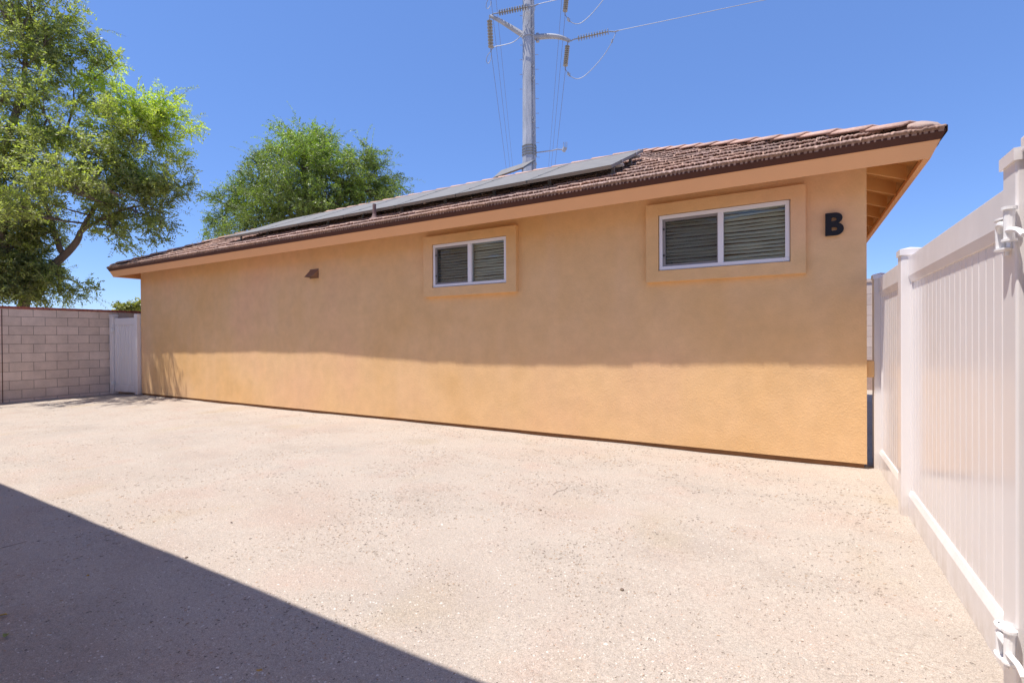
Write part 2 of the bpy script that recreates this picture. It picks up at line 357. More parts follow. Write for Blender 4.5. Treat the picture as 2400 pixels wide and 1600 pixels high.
# front wall with openings and reveals
wl = MB(); xs = sorted(set(list(np.round(np.linspace(XL, XR, 120), 4)) + [w_[k] for w_ in WIN for k in ('x0', 'x1')]))
zs = [.045, .5, 1, 1.5, 2.062, 2.073, 2.4, 2.701, 2.707, 3.0, 3.18]
for i in range(len(xs)-1):
    a, b = xs[i], xs[i+1]
    for j in range(len(zs)-1):
        c, d = zs[j], zs[j+1]
        if any(w_['x0']-1e-4 <= a and b <= w_['x1']+1e-4 and w_['z0']-1e-4 <= c and d <= w_['z1']+1e-4 for w_ in WIN): continue
        def P(x, z): return (x, YW+wall_dy(x)+.0015*noise.noise(Vector((x, z*2, 5))), z + (gz(x) if z < .1 else 0))
        wl.quad(P(a, c), P(b, c), P(b, d), P(a, d))
for w_ in WIN:
    x0, x1, z0, z1 = w_['x0'], w_['x1'], w_['z0'], w_['z1']; ya, yb = YW-.01, YW+.14
    for q in (((x0, z0), (x1, z0)), ((x1, z0), (x1, z1)), ((x1, z1), (x0, z1)), ((x0, z1), (x0, z0))):
        (p, r), (s_, t_) = q; wl.quad((p, ya, r), (s_, ya, t_), (s_, yb, t_), (p, yb, r))
y0r, y0l = YW+wall_dy(XR), YW+wall_dy(XL)
wl.quad((XR, y0r, .03), (XR, YB, .03), (XR, YB, 3.18), (XR, y0r, 3.18)); wl.quad((XL, YB, -.02), (XL, y0l, -.02), (XL, y0l, 3.18), (XL, YB, 3.18))
wl.quad((XR, YB, 0), (XL, YB, 0), (XL, YB, 3.18), (XR, YB, 3.18))
hb(wl, 'wall', 'stucco')
f = MB(); n_ = 60
for i in range(n_):
    a = XL+.02+(XR-XL-.04)*i/n_; b = XL+.02+(XR-XL-.04)*(i+1)/n_
    ya_, yb_ = YW+wall_dy(a)+.018, YW+wall_dy(b)+.018; f.add([(a, ya_, -.15), (b, yb_, -.15), (b, yb_, .10+gz(b)), (a, ya_, .10+gz(a))], [(0, 1, 2, 3)])
f.box(XL+.02, YW+.05, -.15, XR-.02, YB-.02, .02); hb(f, 'foundation', 'weep')
# trims, frames, panes, screens, blinds
for w_ in WIN:
    x0, x1, z0, z1 = w_['x0'], w_['x1'], w_['z0'], w_['z1']; tx0, tx1, tz0, tz1 = w_['t']
    t = MB(); g = .006; yf, ybk = 5.828, YW+.03
    ring = [(tx0, tz0), (tx1, tz0), (tx1, tz1), (tx0, tz1)]; inn = [(x0-g, z0-g), (x1+g, z0-g), (x1+g, z1+g), (x0-g, z1+g)]
    for i in range(4):
        j = (i+1) % 4; a, b, c, d = ring[i], ring[j], inn[j], inn[i]
        t.quad((a[0], yf, a[1]), (b[0], yf, b[1]), (c[0], yf, c[1]), (d[0], yf, d[1]))
        t.quad((a[0], yf, a[1]), (a[0], ybk, a[1]), (b[0], ybk, b[1]), (b[0], yf, b[1]))
        t.quad((d[0], yf, d[1]), (c[0], yf, c[1]), (c[0], ybk, c[1]), (d[0], ybk, d[1]))
    bmt = t
    win = MB(); fw = .042; ya, yb = 5.845, 5.93
    win.box(x0, ya, z0, x1, yb, z0+fw); win.box(x0, ya, z1-fw, x1, yb, z1)
    win.box(x0, ya+.002, z0+fw, x0+fw-.004, yb, z1-fw); win.box(x1-fw, ya+.002, z0+fw, x1, yb, z1-fw)
    win.box(w_['m0'], ya+.003, z0+fw, w_['m1'], yb, z1-fw)
    wo = hb(win, 'window', 'white', bevel=.004); tag(wo, w_['lab'])
    def sub(mb, nm, mt, **k):
        o = mb.build(nm, mt, None, **k); o.parent = wo; return o
    sub(bmt, 'window_trim', 'stucco', bevel=.008)
    s = MB(); sx0, sx1 = x0+fw-.002, w_['m0']+.002; sw = .03; sy = 5.856
    s.box(sx0, sy, z0+fw, sx1, sy+.02, z0+fw+sw*.8); s.box(sx0, sy, z1-fw-sw, sx1, sy+.02, z1-fw)
    s.box(sx0, sy+.001, z0+fw+sw*.8, sx0+sw, sy+.019, z1-fw-sw); s.box(sx1-.012, sy+.001, z0+fw+sw*.8, sx1, sy+.019, z1-fw-sw)
    sub(s, 'screen_frame', 'sashgrey')
    for zz in (z0+.16, z1-.17):
        c = MB(); c.box(sx0+.004, sy-.006, zz, sx0+.022, sy, zz+.022); sub(c, 'screen_clip', 'black')
    s = MB(); s.quad((sx0+sw, sy+.01, z0+fw), (sx1-.01, sy+.01, z0+fw), (sx1-.01, sy+.01, z1-fw), (sx0+sw, sy+.01, z1-fw)); sub(s, 'insect_screen', 'screen')
    for a, b, yy in ((sx0, sx1, 5.90), (w_['m1'], x1-fw, 5.882)):
        s = MB(); s.box(a, yy, z0+fw, b, yy+.006, z1-fw); sub(s, 'pane', 'pane')
    # horizontal blinds, slightly bowed slats
    bl = MB(); pitch = .041; k = 0; z = z0+.03; L = x1-x0-.03
    while z < z1-.02:
        tilt = 1.0+.14*noise.noise(Vector((k*.7, x0, 0))); nn = 22
        ph, amp = random.uniform(0, 6), random.uniform(.0008, .0025)
        row = []
        for i in range(nn+1):
            x = x0+.015+L*i/nn; u = i/nn
            dz = amp*math.sin(u*9+ph)+.0035*noise.noise(Vector((u*3.2, k*.35, x0)))-.004*math.sin(math.pi*u)*(k % 3)
            tt = tilt + .25*noise.noise(Vector((u*4, k*.5, 8+x0)))
            dy, dh = math.cos(tt)*.022, math.sin(tt)*.022
            row.append([(x, 5.955-dy, z+dz-dh), (x, 5.953, z+dz+.003), (x, 5.955+dy, z+dz+dh)])
        for i in range(nn):
            for q in range(2): bl.quad(row[i][q], row[i+1][q], row[i+1][q+1], row[i][q+1])
        z += pitch; k += 1
    sub(bl, 'blind', 'blind', smooth=True)
    r = MB(); r.box(x0+.001, 5.99, z0-.05, x1-.001, 6.6, z1+.05); r.f = [q for i, q in enumerate(r.f) if i != 2]
    sub(r, 'dark_interior', 'room')
# roof ---------------------------------------------------------------
EX0, EX1, EY0, EY1, EZ, SL = -14.47, 1.085, 5.40, 12.60, 3.018, .45
HW = (EY1-EY0)/2
def band(name, mat, prof, parent=None):      # closed profile (outset from fascia foot, z) run round the eaves with mitred corners
    bx0, bx1, by0, by1 = -14.36, 1.0, 5.487, 12.51; mb = MB(); k = len(prof)
    for o, z in prof: mb.v += [(bx0-o, by0-o, z), (bx1+o, by0-o, z), (bx1+o, by1+o, z), (bx0-o, by1+o, z)]
    for i in range(k):
        j = (i+1) % k
        for c in range(4): mb.f.append((i*4+c, i*4+(c+1) % 4, j*4+(c+1) % 4, j*4+c))
    return hb(mb, name, mat, parent)
fas = band('fascia', 'fascia', [(0, 2.822), (.058, 2.962), (.018, 2.98), (-.038, 2.84)])
band('drip_edge', 'flash', [(.060, 2.956), (.085, 3.016), (.083, 3.03), (.04, 3.03), (.052, 2.965)])
dk = MB()    # roof deck (sheathing) seen from below at the eaves
a = .012
for z_, fl in ((-.012, 0), (.0, 1)):
    pass
c00, c10, c11, c01 = (EX0+.03, EY0+.03, EZ), (EX1-.03, EY0+.03, EZ), (EX1-.03, EY1-.03, EZ), (EX0+.03, EY1-.03, EZ)
RL, RR = (EX0+HW, EY0+HW, EZ+SL*HW-.01), (EX1-HW, EY0+HW, EZ+SL*HW-.01)
dk.add([c00, c10, c11, c01, RL, RR], [(0, 1, 5, 4), (1, 2, 5), (2, 3, 4, 5), (3, 0, 4)])
hb(dk, 'roof_deck', 'soffit')
def rafter(p, d, out):     # sloping board under the deck
    pass
side_r = [5.84+.64*i for i in range(11)]
for side in (1, -1):
    for y in side_r:
        r = MB(); xe = 1.0-.012 if side == 1 else -14.36+.012; xw = (XR-.05) if side == 1 else XL+.05
        zt = lambda x: EZ + SL*((EX1-x) if side == 1 else (x-EX0)) - .012
        r.add([(xe, y-.02, zt(xe)-.14), (xe, y+.02, zt(xe)-.14), (xe, y+.02, zt(xe)), (xe, y-.02, zt(xe)),
               (xw, y-.02, zt(xw)-.17), (xw, y+.02, zt(xw)-.17), (xw, y+.02, zt(xw)), (xw, y-.02, zt(xw))],
              [(0, 1, 2, 3), (4, 7, 6, 5), (0, 4, 5, 1), (1, 5, 6, 2), (2, 6, 7, 3), (3, 7, 4, 0)])
        hb(r, 'rafter', 'soffit')
# tiles: each slope is laid in courses of flat ribbed tiles
def slope(origin, udir, vdir, length, inset, mat_name, fine=True):
    o = np.array(origin, float); u = np.array(udir, float); v = np.array(vdir, float); V = []; F = []; T = []
    e = .300; nc = int(HW/e)+1; step = .0105 if fine else .055; tw = .333
    for c in range(nc):
        s0, s1 = c*e - (.012 if c == 0 else 0), min(HW, (c+1)*e+.03)
        if s0 >= HW-.03: break
        la, lb = max(0, s0)+.0, length-max(0, s0)
        off = (.5 if c % 2 else 0)*tw + random.uniform(-.03, .03)
        n = max(2, int((lb-la)/step)+1); xs_ = np.linspace(la, lb, n)
        tid = np.floor((xs_+off)/tw).astype(int); frac = (xs_+off)/tw - tid
        hsh = np.sin(tid*12.9898+c*78.233)*43758.5453; r1 = hsh-np.floor(hsh); hs2 = np.sin(tid*39.3+c*11.1)*24634.6; r2 = hs2-np.floor(hs2)
        rib = (np.sin((xs_+off)*2*math.pi/.045+r2*6+.8*np.sin(xs_*31+c)) > .25+.5*(r1-.5)).astype(float)
        gap = (frac < .035)*1.
        lip = .046 + (.014 if c else .005)*r1 - (.03 if c else .008)*gap if fine else .045+.01*r1
        lip = lip + (.004*rng.standard_normal(n) if fine else 0)
        sf = s0 - ((.006 if c == 0 else .018)*r2 + .004*rng.random(n) if fine else .01*r2)
        top = .012 + .004*rib
        col = np.array([[.37, .25, .20]])*(.72+.45*r1[:, None])*np.array([[1, 1, 1]]) + (r2[:, None]-.5)*np.array([[.03, .0, -.02]])
        k = len(V)*0 + (0 if not V else sum(len(a_) for a_ in V))
        def row(s, h): return o[None]+u[None]*xs_[:, None]+v[None]*np.broadcast_to(np.asarray(s, float), (n,))[:, None]+np.array([[0, 0, 1]])*(SL*np.broadcast_to(np.asarray(s, float), (n,))+np.broadcast_to(np.asarray(h, float), (n,)))[:, None]
        rec = (.045*(1-rib) if c else .013+.012*(1-rib)) if fine else 0*xs_
        rows = [row(sf+rec, -.006), row(sf+rec, lip-.019), row(sf, lip-.015), row(sf, lip), row(sf+.02, lip+.001), row(s1, top)]
        # clip the upper end to the hips
        for q, rr in enumerate(rows):
            if inset:
                ss = (rr-o)@v; xx = np.clip((rr-o)@u, np.maximum(ss, 0), length-np.maximum(ss, 0)); rr += (xx-(rr-o)@u)[:, None]*u[None]
            V.append(rr); T.append(col)
        A = np.arange(n-1)
        for q in range(5):
            b = k+q*n; F.append(np.stack([b+A, b+A+1, b+n+A+1, b+n+A], 1))
    Vv = np.concatenate(V); return Vv, np.concatenate(F), np.concatenate(T)
ox = dict(front=((EX0, EY0, EZ), (1, 0, 0), (0, 1, 0), EX1-EX0, True), right=((EX1, EY0, EZ), (0, 1, 0), (-1, 0, 0), EY1-EY0, False),
          back=((EX1, EY1, EZ), (-1, 0, 0), (0, -1, 0), EX1-EX0, False), left=((EX0, EY1, EZ), (0, -1, 0), (1, 0, 0), EY1-EY0, True))
roof = None; VV, FF, TT, k = [], [], [], 0
for nm, (o_, u_, v_, L_, fine) in ox.items():
    a_, b_, c_ = slope(o_, u_, v_, L_, True, nm, fine); VV.append(a_); FF.append(b_+k); TT.append(c_); k += len(a_)
roof = np_mesh('roof', np.concatenate(VV), np.concatenate(FF), 'tile', tint=np.concatenate(TT))
roof.parent = house; roof.matrix_parent_inverse = Matrix.Translation(-HL)
# hip and ridge caps
def cap_row(p0, p1, n, nrmL, nrmR, first=0.0):
    p0, p1 = Vector(p0), Vector(p1); d = (p1-p0); L = d.length; d.normalize(); out = []
    for i in range(n):
        a = p0+d*(L*i/n - (.03 if i else first)); b = p0+d*(L*(i+1)/n+.03); out.append((a, b, d))
    return out
CV, CF, CT = [], [], []
def add_cap(a, b, d, wv, drop):   # V shaped cap tile; wv = horizontal half width direction, raised lower end
    t = .02; up = Vector((0, 0, 1)); vs = []
    for p, h, ww in ((a, .086, .165), (b, .062, .150)):
        L_ = p - wv*ww + up*(h-drop*ww-.005); Lc = p - wv*ww*.42 + up*(h-drop*ww*.25); R_ = p + wv*ww + up*(h-drop*ww-.005); Rc = p + wv*ww*.42 + up*(h-drop*ww*.25)
        top = [L_, Lc, Rc, R_]; vs += top + [q - up*t for q in top]
    k = len(CV); CV.extend(vs)
    for i in range(3):
        CF.extend([(k+i, k+i+1, k+9+i, k+8+i), (k+4+i, k+12+i, k+13+i, k+5+i), (k+i, k+4+i, k+5+i, k+1+i), (k+8+i, k+9+i, k+13+i, k+12+i)])
    CF.extend([(k, k+8, k+12, k+4), (k+3, k+7, k+15, k+11)])
    c = np.array([.47, .31, .25])*random.uniform(.86, 1.12); CT.extend([tuple(c)]*16)
zr = EZ+SL*HW+.02
corners = [((EX1, EY0), (-1, 1)), ((EX0, EY0), (1, 1)), ((EX1, EY1), (-1, -1)), ((EX0, EY1), (1, -1))]
for (cx, cy), (dx, dy) in corners:
    p0 = Vector((cx+dx*.17, cy+dy*.17, EZ+.10)); p1 = Vector((cx+dx*HW, cy+dy*HW, zr)); wv = Vector((dx, -dy, 0)).normalized()
    n = 13
    for a_, b_, d_ in cap_row(p0, p1, n, None, None): add_cap(a_, b_, d_, wv, .32)
for a_, b_, d_ in cap_row((EX0+HW, EY0+HW, zr), (EX1-HW, EY0+HW, zr), 20, None, None): add_cap(a_, b_, d_, Vector((0, 1, 0)), .45)
caps = np_mesh('ridge_caps', np.array([tuple(v) for v in CV]), np.array(CF), 'tile', tint=np.array(CT)); caps.parent = roof
# mortar noses that close the hips at the eave corners
for (cx, cy), (dx, dy) in corners[:2]:
    bm = bmesh.new(); bmesh.ops.create_icosphere(bm, subdivisions=3, radius=1)
    for v in bm.verts:
        n1 = noise.noise(v.co*2.3+Vector((cx, 0, 0)))*.18; v.co *= 1+n1
        v.co = Vector((v.co.x*.125, v.co.y*.135, v.co.z*.055)); 
    ang = math.atan2(dy, dx)
    Mx = Matrix.Translation((cx+dx*.125, cy+dy*.125, EZ+.085)) @ Matrix.Rotation(ang, 4, 'Z') @ Matrix.Rotation(-.3, 4, 'Y')
    bmesh.ops.transform(bm, matrix=Mx, verts=bm.verts); me = bpy.data.meshes.new('hip_mortar'); bm.to_mesh(me); bm.free()
    me.polygons.foreach_set('use_smooth', [True]*len(me.polygons)); me.materials.append(MAT['mortar']); o = bpy.data.objects.new('hip_mortar', me); link(o); o.parent = roof
# vent hood on the wall: a wedge open at the bottom
v = MB(); x0, x1, zt, zb = -7.60, -7.385, 2.535, 2.40
yv = YW+wall_dy(-7.5)
v.add([(x0, yv, zt), (x1, yv, zt), (x1, yv-.13, zb), (x0, yv-.13, zb), (x0, yv, zb-.005), (x1, yv, zb-.005)],
      [(0, 3, 2, 1), (0, 4, 3), (1, 2, 5)])
v.add([(x0-.012, yv-.004, zt+.012), (x1+.012, yv-.004, zt+.012), (x1+.012, yv-.004, zb-.02), (x0-.012, yv-.004, zb-.02)], [(0, 1, 2, 3)])
o = hb(v, 'wall_vent', 'hood'); sm = o.modifiers.new('t', 'SOLIDIFY'); sm.thickness = .006
# plumbing vent pipe with flared flashing
v = MB(); px, py = -5.97, 5.84; zb = EZ+SL*(py-EY0)
v.tube([(px, py, zb-.02), (px, py, zb+.03), (px, py, zb+.055), (px, py, zb+.11), (px, py, zb+.275)], [.10, .085, .048, .03, .028], 14)
o = hb(v, 'vent_pipe', 'pipe', smooth=False)
# stucco latch block, a gate stop, standing out at the house corner
v = MB(); v.box(XR-.02, 5.905, .89, XR+.064, 5.99, 1.055); hb(v, 'latch_block', 'stucco', bevel=.012)

# house letter
def letter_B(x0, z0, W, H, y):
    cu = bpy.data.curves.new('b', 'CURVE'); cu.dimensions = '2D'; cu.fill_mode = 'BOTH'
    def poly(p):
        s = cu.splines.new('POLY'); s.points.add(len(p)-1); s.use_cyclic_u = True
        for q, (a_, b_) in zip(s.points, p): q.co = (a_, b_, 0, 1)
    def bowl(xl, zc, rx, rz, n=14): return [(xl+rx*math.sin(math.pi*i/n), zc-rz*math.cos(math.pi*i/n)) for i in range(n+1)]
    out = [(0, 0)] + bowl(W*.56, H*.275, W*.44, H*.275) + bowl(W*.53, H*.765, W*.40, H*.235)[1:] + [(0, H)]
    poly(out)
    poly([(W*.33, H*.20)] + bowl(W*.53, H*.285, W*.135, H*.085) + [(W*.33, H*.37)])
    poly([(W*.33, H*.63)] + bowl(W*.50, H*.715, W*.125, H*.085) + [(W*.33, H*.80)])
    cu.extrude = .009; cu.bevel_depth = .0015
    t = bpy.data.objects.new('tmp', cu); COL.objects.link(t); dg = bpy.context.evaluated_depsgraph_get()
    me = bpy.data.meshes.new_from_object(t.evaluated_get(dg)); bpy.data.objects.remove(t)
    me.transform(Matrix.Rotation(math.pi/2, 4, 'X')); me.materials.clear(); me.materials.append(MAT['black']); me.name = 'house_letter'
    o = bpy.data.objects.new('house_letter', me); o.location = (x0, y, z0); link(o)
    tag(o, 'bold black capital letter B fixed to the tan wall near its right corner', 'letter sign')
letter_B(.249, 2.296, .152, .222, YW-.033)

# ------------------------------------------------------------------ solar panels
PY0, PY1, PX1, PWD, NP = 5.894, 7.354, -1.982, 1.201, 7
def pz(y): return 3.429 + (4.099-3.429)*(y-PY0)/(PY1-PY0)
nP = Vector((0, -(pz(PY1)-pz(PY0)), PY1-PY0)).normalized()
def slab(mb, x0, x1, ya, yb, top, th, zf=pz):
    A = [Vector((x, y, zf(y)))+nP*top for x, y in ((x0, ya), (x1, ya), (x1, yb), (x0, yb))]; B = [p-nP*th for p in A]
    mb.add(A+B, [(0, 1, 2, 3), (7, 6, 5, 4), (0, 4, 5, 1), (1, 5, 6, 2), (2, 6, 7, 3), (3, 7, 4, 0)])
order = ['rightmost', 'second from the right', 'third from the right', 'middle', 'third from the left', 'second from the left', 'leftmost']
def make_panel(x1):
    r = empty('solar_panel', (x1-PWD/2, PY0, pz(PY0))); L0 = Vector(r.location); x0 = x1-PWD+.016; fr = MB(); w_ = .022
    slab(fr, x0, x1, PY0, PY0+w_, 0, .04); slab(fr, x0, x1, PY1-w_, PY1, 0, .04); slab(fr, x0, x0+w_, PY0+w_, PY1-w_, -.0006, .039); slab(fr, x1-w_, x1, PY0+w_, PY1-w_, -.0006, .039)
    g = MB(); slab(g, x0+w_, x1-w_, PY0+w_, PY1-w_, -.004, .008)
    for mb, nm, mt in ((fr, 'frame', 'alu'), (g, 'glass', 'panel')): mb.build(nm, mt, r).matrix_parent_inverse = Matrix.Translation(-L0)
    for yy in (PY0+.4, PY1-.4):
        c = MB(); slab(c, x1-.004, x1+.018, yy-.02, yy+.02, .006, .03); c.build('clamp', 'alud', r).matrix_parent_inverse = Matrix.Translation(-L0)
    return r
p0 = make_panel(PX1)
for i in range(NP):
    if i: 
        r = p0.copy(); COL.objects.link(r); r.location.x -= PWD*i
        for ch in p0.children: c = ch.copy(); COL.objects.link(c); c.parent = r; c.matrix_parent_inverse = ch.matrix_parent_inverse.copy()
    else: r = p0
    tag(r, f'{order[i]} of the seven grey solar panels along the front roof slope', 'solar panel', 'solar panels in a row on the front roof slope')
rk = empty('panel_rack', (-6.9, 7.4, 3.9)); tag(rk, 'aluminium rails and feet that carry the row of seven solar panels', 'rack'); L0 = Vector(rk.location)
for yy in (PY0+.32, PY1-.36):
    r = MB(); slab(r, PX1-PWD*NP-.03, PX1+.05, yy-.02, yy+.02, -.042, .035); r.build('rail', 'alud', rk).matrix_parent_inverse = Matrix.Translation(-L0)
for i in range(10):
    x = PX1-.08-i*.91; 
    for yy in (PY0+.30, PY1-.38):
        r = MB(); r.box(x-.02, yy-.012, EZ+SL*(yy-EY0)+.0, x+.02, yy+.012, pz(yy)-.07); r.box(x-.05, yy-.06, EZ+SL*(yy-EY0)+.0, x+.05, yy+.03, EZ+SL*(yy-EY0)+.035)
        r.build('foot', 'alud', rk).matrix_parent_inverse = Matrix.Translation(-L0)
# tilted panel standing behind the ridge
bl, br, tr, tl = [Vector((x*.85, y*.85, 1.3+(z-1.3)*.85)) for x, y, z in ((-7.19, 11.4, 5.662), (-6.06, 11.08, 5.662), (-6.07, 11.74, 6.062), (-7.27, 12.0, 6.062))]
r = empty('tilted_solar_panel', (bl+tr)/2); L0 = Vector(r.location); tag(r, 'small tilted solar panel on struts behind the ridge, in front of the steel pole', 'solar panel')
nn = (br-bl).cross(tl-bl).normalized(); m_ = MB(); A = [bl, br, tr, tl]; B = [p-nn*.035 for p in A]
m_.add(A+B, [(0, 1, 2, 3), (7, 6, 5, 4), (0, 4, 5, 1), (1, 5, 6, 2), (2, 6, 7, 3), (3, 7, 4, 0)]); m_.build('frame', 'alu', r).matrix_parent_inverse = Matrix.Translation(-L0)
m_ = MB(); ce = (bl+tr)/2; A = [p+(ce-p)*.05+nn*.002 for p in A]; m_.quad(*A); m_.build('glass', 'panel', r).matrix_parent_inverse = Matrix.Translation(-L0)
for p in (bl, br, tr, tl):
    q = p+(ce-p)*.12; m_ = MB(); m_.tube([q-nn*.03, (q.x, q.y, EZ+SL*(EY1-q.y)+.02)], .018, 6); m_.build('strut', 'alud', r).matrix_parent_inverse = Matrix.Translation(-L0)

# ------------------------------------------------------------------ block wall on the left, capped with brick
bw = empty('block_wall', (-15.03, 3, 0)); tag(bw, 'grey concrete block wall with a red brick cap on the left side of the yard', 'wall')
b = MB(); b.box(-.19, -9.0, -.2, 0, 13.5, 2.0); o = b.build('wall', 'block', bw)
c = MB(); y = -9.0
while y < 13.5:
    c.box(-.2-random.uniform(0, .004), y, 2.003, .012+random.uniform(0, .004), y+.092, 2.055+random.uniform(-.002, .002)); y += .101
c.build('brick_cap', 'cap', bw)
j = MB(); j.box(-.02, .70, -.1, .0035, .715, 1.99); j.build('control_joint', 'flash', bw)
# far wall seen through the gap beyond the house corner
fw = empty('far_block_wall', (2, 14.5, 0)); fw.scale.z = 1.25; tag(fw, 'pale concrete block wall seen through the gap right of the house corner', 'wall')
b = MB(); b.box(-1.35, 0, .58, 9, .2, 2.06); b.build('wall', 'blockx', fw); b = MB(); b.box(-1.35, -.03, -.2, 9, .2, .577); b.build('plinth', 'mortar', fw)
b = MB(); b.box(-1.37, -.02, 2.063, 9, .22, 2.125); b.build('coping', 'blockx', fw)

# ------------------------------------------------------------------ white vinyl gate beside the house
A = Vector((-14.985, 5.685, gz(-15))); B = Vector((-13.965, 5.86, gz(-14))); gl = (B-A); GW = gl.to_2d().length
g = empty('vinyl_gate', A); g.rotation_euler.z = math.atan2(gl.y, gl.x); tag(g, 'narrow white vinyl gate closing the gap between the block wall and the left house corner', 'gate')
m_ = MB(); m_.box(0, -.06, 0, .127, .067, 1.95); m_.build('post', 'vinyl', g, bevel=.006)
m_ = MB(); m_.box(-.008, -.068, 1.953, .135, .075, 1.985); m_.add([(-.008, -.068, 1.985), (.135, -.068, 1.985), (.135, .075, 1.985), (-.008, .075, 1.985), (.0635, .0035, 2.01)], [(0, 1, 4), (1, 2, 4), (2, 3, 4), (3, 0, 4)]); m_.build('post_cap', 'vinyl', g)
m_ = MB(); m_.box(GW-.11, -.06, .02, GW, .05, 1.99); m_.build('jamb', 'vinyl', g, bevel=.006)
m_ = MB(); gx0, gx1 = .15, GW-.125
m_.box(gx0, -.03, .06, gx1, .02, .24); m_.box(gx0, -.03, 1.72, gx1, .02, 1.90); m_.box(gx0, -.028, .24, gx0+.09, .018, 1.72); m_.box(gx1-.09, -.028, .24, gx1, .018, 1.72)
m_.build('gate_frame', 'vinyl', g, bevel=.005)
m_ = MB(); x = gx0+.09
while x < gx1-.1: m_.box(x, -.014, .24, min(x+.092, gx1-.09), .006, 1.72); x += .102
m_.build('picket_panel', 'vinyl', g, bevel=.004)
for z in (.28, 1.60):
    m_ = MB(); m_.box(.06, -.075, z-.03, .18, -.061, z+.03); m_.tube([(.14, -.085, z-.045), (.14, -.085, z+.045)], .014, 8); m_.build('hinge', 'hinge', g)

# ------------------------------------------------------------------ white vinyl fence on the right
fe = empty('vinyl_fence', (.713, 4.4, 0)); L0 = Vector(fe.location); tag(fe, 'tall white vinyl privacy fence with grooved pickets on the right', 'fence')
def fp(mb, nm, parent=fe, lo=L0, mt='vinyl', bevel=0, **k):
    o = mb.build(nm, mt, parent, bevel=bevel, **k); o.matrix_parent_inverse = Matrix.Translation(-lo); return o
def post(y0, top, parent=fe, lo=L0):
    m_ = MB(); m_.box(.65, y0, -.1, .777, y0+.127, top); fp(m_, 'post', parent, lo, bevel=.007)
    c = MB(); e = .008; zt = top+.002; c.box(.65-e, y0-e, zt-.012, .777+e, y0+.127+e, zt+.03)
    c.add([(.65-e, y0-e, zt+.03), (.777+e, y0-e, zt+.03), (.777+e, y0+.127+e, zt+.03), (.65-e, y0+.127+e, zt+.03), (.7135, y0+.0635, zt+.052)], [(0, 1, 4), (1, 2, 4), (2, 3, 4), (3, 0, 4)])
    fp(c, 'post_cap', parent, lo)
post(5.93, 1.86); post(4.48, 1.885); post(2.325, 1.905)
def rail(prof, y0, y1, nm, parent=fe, lo=L0):
    m_ = MB(); m_.prism(prof, y0, y1, lambda u, w_, t: (u, t, w_)); fp(m_, nm, parent, lo, bevel=.0025)
TOP = [(.690, 1.858), (.690, 1.722), (.704, 1.676), (.720, 1.676), (.737, 1.722), (.737, 1.858)]
BOT = [(.690, -.03), (.690, .150), (.704, .192), (.723, .192), (.737, .150), (.737, -.03)]
def pickets(y0, y1, nm='picket_panel', z0=.185, z1=1.69, xf=.711, wd=.098, parent=fe, lo=L0):
    ys = []; y = y1
    prof = []
    while y > y0+.02:
        yn = max(y0, y-wd); prof += [(xf, y-.006), (xf, yn+.006), (xf+.0085, yn+.002), (xf+.0085, yn-.001)]; y = yn
    n = len(prof); m_ = MB()
    m_.v = [(a_, b_, z0) for a_, b_ in prof]+[(a_, b_, z1) for a_, b_ in prof]; m_.f = [(i, i+1, n+i+1, n+i) for i in range(n-1)]
    k = len(m_.v); m_.box(xf+.008, y0, z0, xf+.02, y1, z1)
    fp(m_, nm, parent, lo)
for a_, b_ in ((2.452, 4.48), (4.607, 5.93)):
    rail(TOP, a_, b_, 'top_rail'); rail(BOT, a_, b_, 'bottom_rail')
    pickets(a_+.03, b_-.03)
    m_ = MB(); m_.box(.7035, b_-.045, .19, .722, b_, 1.68); fp(m_, 'end_channel')
    m_ = MB(); m_.box(.7035, a_, .19, .722, a_+.03, 1.68); fp(m_, 'end_channel')
